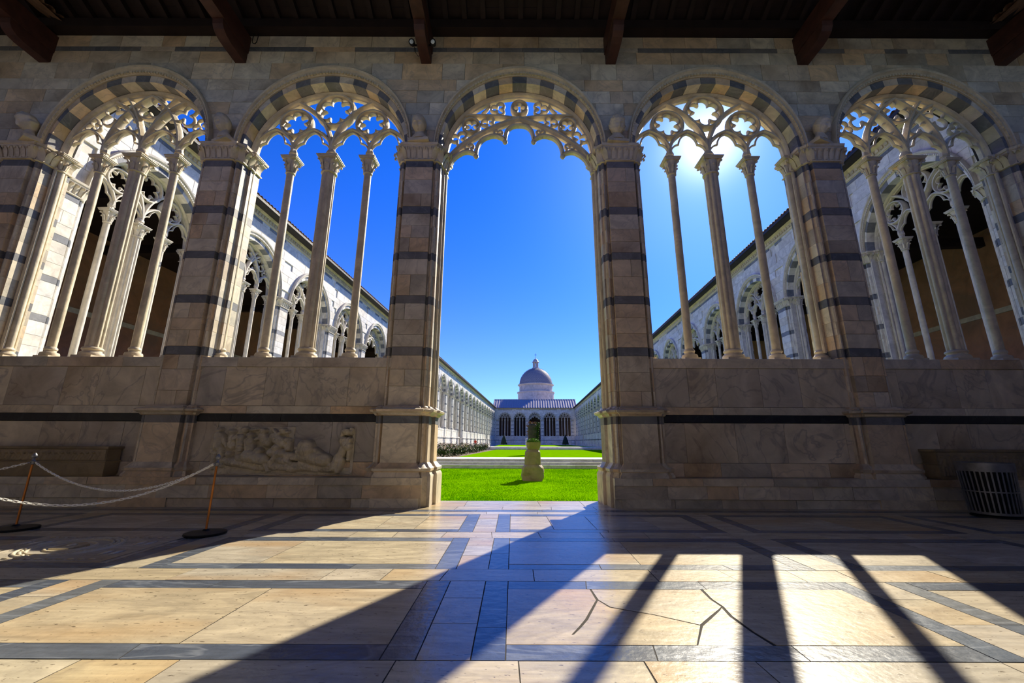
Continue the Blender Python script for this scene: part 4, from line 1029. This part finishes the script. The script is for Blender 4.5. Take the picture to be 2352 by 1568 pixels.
obj('cable', MB().tube([(0,0,.3),(.0,-.02,.05),(.03,-.03,-.05),(.09,-.02,-.06),(.12,-.01,.02),(.13,0,.3)], .010, 6).mesh('cable', BLACKM, 60), o)
# ------------------------------------------------------------------ waste bin
o = empty('waste_bin', (8.58, 7.80, .001), label='slatted dark metal waste bin standing at the right end of the bench', cat='waste bin')
def binr(z): return .325+.045*z/.9
NS = 34
for k in range(NS):
    a = 2*pi*k/NS; ca, sa = cos(a), sin(a); q = MB()
    for z0, z1 in ((.07, .78),):
        r0, r1 = binr(z0), binr(z1); w_, t_ = .011, .006; vs = []
        for r, z in ((r0, z0), (r1, z1)):
            for dw, dr in ((-w_, -t_), (w_, -t_), (w_, t_), (-w_, t_)): vs.append(((r+dr)*ca-dw*sa, (r+dr)*sa+dw*ca, z))
        q.add(vs, [(0,3,2,1),(4,5,6,7),(0,1,5,4),(1,2,6,5),(2,3,7,6),(3,0,4,7)])
    obj('slat', q.mesh('slat', METAL), o)
def tube_ring(r, z0, z1, t, mat, nm): obj(nm, MB().loft([[(rr*cos(a), rr*sin(a), z) for rr, z in ((r, z0), (r+t, z0), (r+t, z1), (r, z1))] for a in [2*pi*k/40 for k in range(41)]], caps=False).mesh(nm, mat, 40), o)
tube_ring(.362, .77, .92, .015, METAL, 'rim_band'); tube_ring(.322, .05, .09, .012, METAL, 'lower_hoop'); tube_ring(.342, .42, .44, .012, METAL, 'middle_hoop')
obj('liner', MB().lathe([(.25, .08), (.29, .80)], 0, 0, 24).mesh('liner', BLACKM, 40), o)
obj('foot', MB().lathe([(.33, 0), (.33, .02), (.28, .04), (.12, .06)], 0, 0, 24).mesh('foot', BLACKM, 40), o)
# ------------------------------------------------------------------ things on the lawn
def rough_block(rings, seed, n=14, amp=.05, sub=5):
    """rings: (halfw x, halfd y, z) squarish rings, roughened"""
    b = MB(); R = []
    full = []
    for i in range(len(rings)-1):
        for k in range(sub): t = k/sub; full.append(tuple(rings[i][m]+(rings[i+1][m]-rings[i][m])*t for m in range(3)))
    full.append(rings[-1])
    for a_, b_, z in full:
        rg = []
        for k in range(n*2):
            a = 2*pi*k/(n*2); c, s_ = cos(a), sin(a); e = 5; q = (abs(c)**e+abs(s_)**e)**(-1/e)
            d = 1+amp*noise.noise(Vector((c*1.6*q, s_*1.6*q, z*3+seed)))*2+amp*.5*noise.noise(Vector((c*6*q, s_*6*q, z*9+seed)))
            rg.append((a_*c*q*d, b_*s_*q*d, z))
        R.append(rg)
    b.loft(R); return b
o = empty('column_stump', (.69, 14.95, -.04), label='rough stone column stump carrying a planted bowl on the near lawn', cat='column stump')
obj('base_block', rough_block([(.35,.34,0),(.39,.34,.12),(.375,.34,.28),(.35,.33,.42),(.27,.28,.52)], 1, amp=.09).mesh('base_block', MARB, 50), o)
obj('shaft', rough_block([(.28,.26,.44),(.265,.26,.7),(.26,.25,.96),(.2,.2,1.03)], 5, amp=.06).mesh('shaft', MARB, 50), o)
o2 = empty('stone_bowl', (.72, 14.95, .975), label='shallow stone bowl planted with a clipped green shrub on the stump', cat='planter')
obj('bowl', rough_block([(.18,.18,0),(.21,.20,.05),(.235,.23,.12),(.25,.25,.27),(.2,.2,.25)], 9, amp=.05).mesh('bowl', MARB, 50), o2)
def leaves_mb(pts, size, seed):
    r = random.Random(seed); b = MB()
    for p in pts:
        s_ = size*r.uniform(.6, 1.3); u = Vector((r.gauss(0,1), r.gauss(0,1), r.gauss(0,1))).normalized(); v = u.cross(Vector((r.gauss(0,1), r.gauss(0,1), r.gauss(0,1)))).normalized(); p = Vector(p)
        b.add([tuple(p-u*s_), tuple(p+v*s_*.5), tuple(p+u*s_), tuple(p-v*s_*.5)], [(0,1,2,3)])
    return b
r5 = random.Random(8)
def dome_pts(n, rx, ry, rz, z0): 
    o_ = []
    for _ in range(n):
        a = r5.uniform(0, 2*pi); t = math.asin(r5.uniform(0, 1)); q = r5.uniform(.75, 1.02); o_.append((rx*q*cos(t)*cos(a), ry*q*cos(t)*sin(a), z0+rz*q*sin(t)))
    return o_
obj('leaves', leaves_mb(dome_pts(1500, .24, .24, .15, .25), .022, 2).mesh('leaves', SHRUB), o2)
o = empty('ivy_column', (1.33, 28.6, .385), label='tall old column wrapped in ivy behind the planted bowl, facing the far doorway', cat='column')
obj('column_shaft', rough_block([(.34,.34,0),(.30,.30,1.2),(.30,.30,1.95),(.22,.22,2.05)], 12, amp=.03).mesh('column_shaft', plain('old_dark_stone', rgb(74,66,56), .8), ), o)
P1, P2 = [], []
for _ in range(2600):
    a = r5.gauss(.25, .75); z = r5.uniform(0, 2.15); q = .34+.10*r5.random()+(.06 if z > 1.8 else 0); P1.append((q*cos(a), q*sin(a)*.9-.05, z))
for _ in range(90):
    a = r5.uniform(0, 2*pi); q = .36*sqrt(r5.random()); P2.append((q*cos(a), q*sin(a), 2.05+.16*r5.random()))
for _ in range(70): P2.append((-.32+.05*r5.gauss(0,1), .1*r5.gauss(0,1)-.1, r5.uniform(1.2, 2.1)))
obj('ivy', leaves_mb(P1, .05, 3).mesh('ivy', IVY), o)['kind'] = 'stuff'; obj('red_ivy', leaves_mb(P2, .05, 4).mesh('red_ivy', IVYR), o, label='reddish autumn ivy leaves')['kind'] = 'stuff'
rb_l = ['rose bush at the near end of the left bed', 'second rose bush of the left bed', 'third rose bush of the left bed', 'fourth rose bush of the left bed', 'fifth rose bush of the left bed', 'sixth rose bush of the left bed', 'seventh rose bush of the left bed', 'last rose bush of the left bed']
k = 0
for y in (25.2, 27.4, 29.9, 32.6, 35.6, 38.8, 42.2, 45.8):
    for row, xo in enumerate((0, -1.7, -3.4)):
        x = -4.0+.05*(y-24)+xo*1.15+r5.uniform(-.2, .2)
        o = empty('rose_bush', (x, y+r5.uniform(-.3, .3), .36), label=rb_l[k]+[', front row', ', middle row', ', wall side'][row], cat='bush', group='rose bushes in the left flower bed')
        R_ = r5.uniform(.42, .6); pts = [(r5.gauss(0, R_*.5), r5.gauss(0, R_*.5), abs(r5.gauss(.32, .16))) for _ in range(700)]
        obj('foliage', leaves_mb(pts, .06, k*3+row).mesh('foliage', IVY), o)['kind'] = 'stuff'
        pts = [(r5.gauss(0, R_*.5), r5.gauss(0, R_*.5), abs(r5.gauss(.5, .12))) for _ in range(130)]
        obj('blossom', leaves_mb(pts, .06, k+99).mesh('blossom', FLOWER), o)['kind'] = 'stuff'
        st = MB()
        for q in range(5): st.tube([(0, 0, 0), (r5.uniform(-.15,.15), r5.uniform(-.15,.15), .25), (r5.uniform(-.35,.35), r5.uniform(-.35,.35), .5)], .01, 4)
        obj('stem', st.mesh('stem', WOODB), o)
    k += 1
# far things
for x, lb in ((-2.65, 'small clipped cypress cone left of the far doorway'), (15.4, 'small clipped cypress cone right of the far doorway')):
    o = empty('cypress', (x, 124, .3), label=lb, cat='tree', group='cypress cones before the far range')
    obj('foliage', rough_block([(.95,.95,.15),(.85,.85,.8),(.5,.5,1.9),(.05,.05,3.0)], 3, amp=.05).mesh('foliage', CYP, 60), o); obj('trunk', MB().lathe([(.1,0),(.08,.3)],0,0,8).mesh('trunk', WOODB), o)
o = empty('white_post', (1.62, 52.4, .66), label='thin white post left of the ivy column, before the far range', cat='post')
obj('pole', MB().box(-.04, .04, -.04, .04, 0, 1.0).mesh('pole', LAMPW), o); obj('arm', MB().box(-.04, .6, -.03, .03, .92, .98).mesh('arm', LAMPW), o)
o = empty('person', (-6.75, 76, .0), label='person in a red top walking beside the left arcade far away', cat='person')
pb = MB().loft([[(rx*cos(a), ry*sin(a), z) for a in [2*pi*k_/12 for k_ in range(12)]] for rx, ry, z in ((.13,.11,.85),(.17,.12,.95),(.15,.11,1.1),(.2,.12,1.35),(.19,.1,1.42),(.07,.06,1.47),(.055,.055,1.53),(.075,.09,1.56),(.085,.1,1.64),(.07,.085,1.73),(.02,.02,1.76))])
for s_ in (-1, 1): pb.tube([(s_*.08,0,.9),(s_*.09,-.08*s_,.5),(s_*.09,.1*s_,.08),(s_*.09,.1*s_-.12,.03)], [.09,.065,.045,.04], 8); pb.tube([(s_*.19,0,1.38),(s_*.25,.05*s_,1.12),(s_*.24,-.1,.9),(s_*.24,-.13,.82)], [.05,.042,.034,.03], 8)
obj('body', pb.mesh('body', SKIN, 60), o)
obj('red_top', MB().loft([[(rx*cos(a), ry*sin(a), z) for a in [2*pi*k_/14 for k_ in range(14)]] for rx, ry, z in ((.19,.14,.86),(.18,.14,1.0),(.21,.14,1.3),(.215,.12,1.4),(.1,.08,1.46))]).mesh('red_top', RED, 60), o)
tr = MB()
for s_ in (-1, 1): tr.tube([(s_*.08,0,.92),(s_*.09,-.08*s_,.5),(s_*.09,.1*s_,.12)], [.105,.08,.065], 8)
obj('trousers', tr.mesh('trousers', BLUEJ, 60), o)
obj('hair', MB().ball((0,.02,1.68),(.095,.105,.1),10,7).mesh('hair', WOOD, 60), o)
# ------------------------------------------------------------------ the domed chapel
DX, DY = 8.75, 158.0
o = empty('domed_chapel', (DX, DY, 0), label='round domed chapel with lantern and cross rising behind the far range', cat='chapel')
CHAP = stone_mat('chapel_plaster', [rgb(196,184,176), rgb(204,192,184)], vein=.1, scale=.3)
obj('lower_drum', MB().lathe([(6.9,0),(6.9,19.2),(7.2,19.25),(7.2,19.6),(6.6,19.75)],0,0,56).mesh('lower_drum', CHAP, 30), o)
obj('upper_drum', MB().lathe([(6.35,19.5),(6.35,21.9),(6.6,22.0),(6.75,22.2),(6.95,22.3),(6.95,22.5),(6.2,22.6)],0,0,56).mesh('upper_drum', CHAP, 30), o)
obj('dome', MB().lathe([(6.25*cos(t), 22.5+6.5*sin(t)) for t in [pi/2*.97*k_/20 for k_ in range(21)]],0,0,64).mesh('dome', LEAD, 30), o)
sc_ = MB()
for j in range(17):
    t = pi/2*.80*(j+.4)/17; n_ = 56
    for i in range(n_):
        a = 2*pi*(i+.5*(j % 2))/n_; 
        if sin(a) > .35: continue
        r = 6.27*cos(t); z = 22.5+6.52*sin(t); wq = pi*r/n_*.86; hq = .26
        up = Vector((-sin(t)*cos(a), -sin(t)*sin(a), cos(t))); tn = Vector((-sin(a), cos(a), 0)); nn = Vector((cos(t)*cos(a), cos(t)*sin(a), sin(t))); c = Vector((r*cos(a), r*sin(a), z))
        sc_.add([tuple(c-up*hq+nn*.16), tuple(c+tn*wq+nn*.1), tuple(c+up*hq*1.1+nn*.01), tuple(c-tn*wq+nn*.1)], [(0,1,2,3)])
obj('dome_tiles', sc_.mesh('dome_tiles', plain('grey_scale_tile', rgb(134,138,152), .7, bump=0)), o)['kind'] = 'stuff'
l = obj('lantern', MB().lathe([(1.55,28.7),(1.55,29.1),(1.2,29.2),(1.15,29.5)],0,0,16).mesh('lantern', CHAP, 30), o)
obj('lantern_cap', MB().lathe([(1.05,31.2),(1.35,31.3),(1.35,31.5),(1.15,31.7),(.95,32.2),(.5,32.7),(.12,32.9),(.1,33.2),(.2,33.35),(.05,33.5)],0,0,16).mesh('lantern_cap', CHAP, 30), l)
for k_ in range(8):
    a = 2*pi*k_/8+pi/8; obj('lantern_pier', MB().box(-.2,.2,-.2,.2,29.3,31.3).mesh('lantern_pier', CHAP), l, loc=(cos(a)*.9, sin(a)*.9, 0), rot=a)
obj('cross', MB().box(-.05,.05,-.05,.05,33.4,35.0).box(-.4,.4,-.05,.05,34.3,34.42).mesh('cross', BLACKM), o)
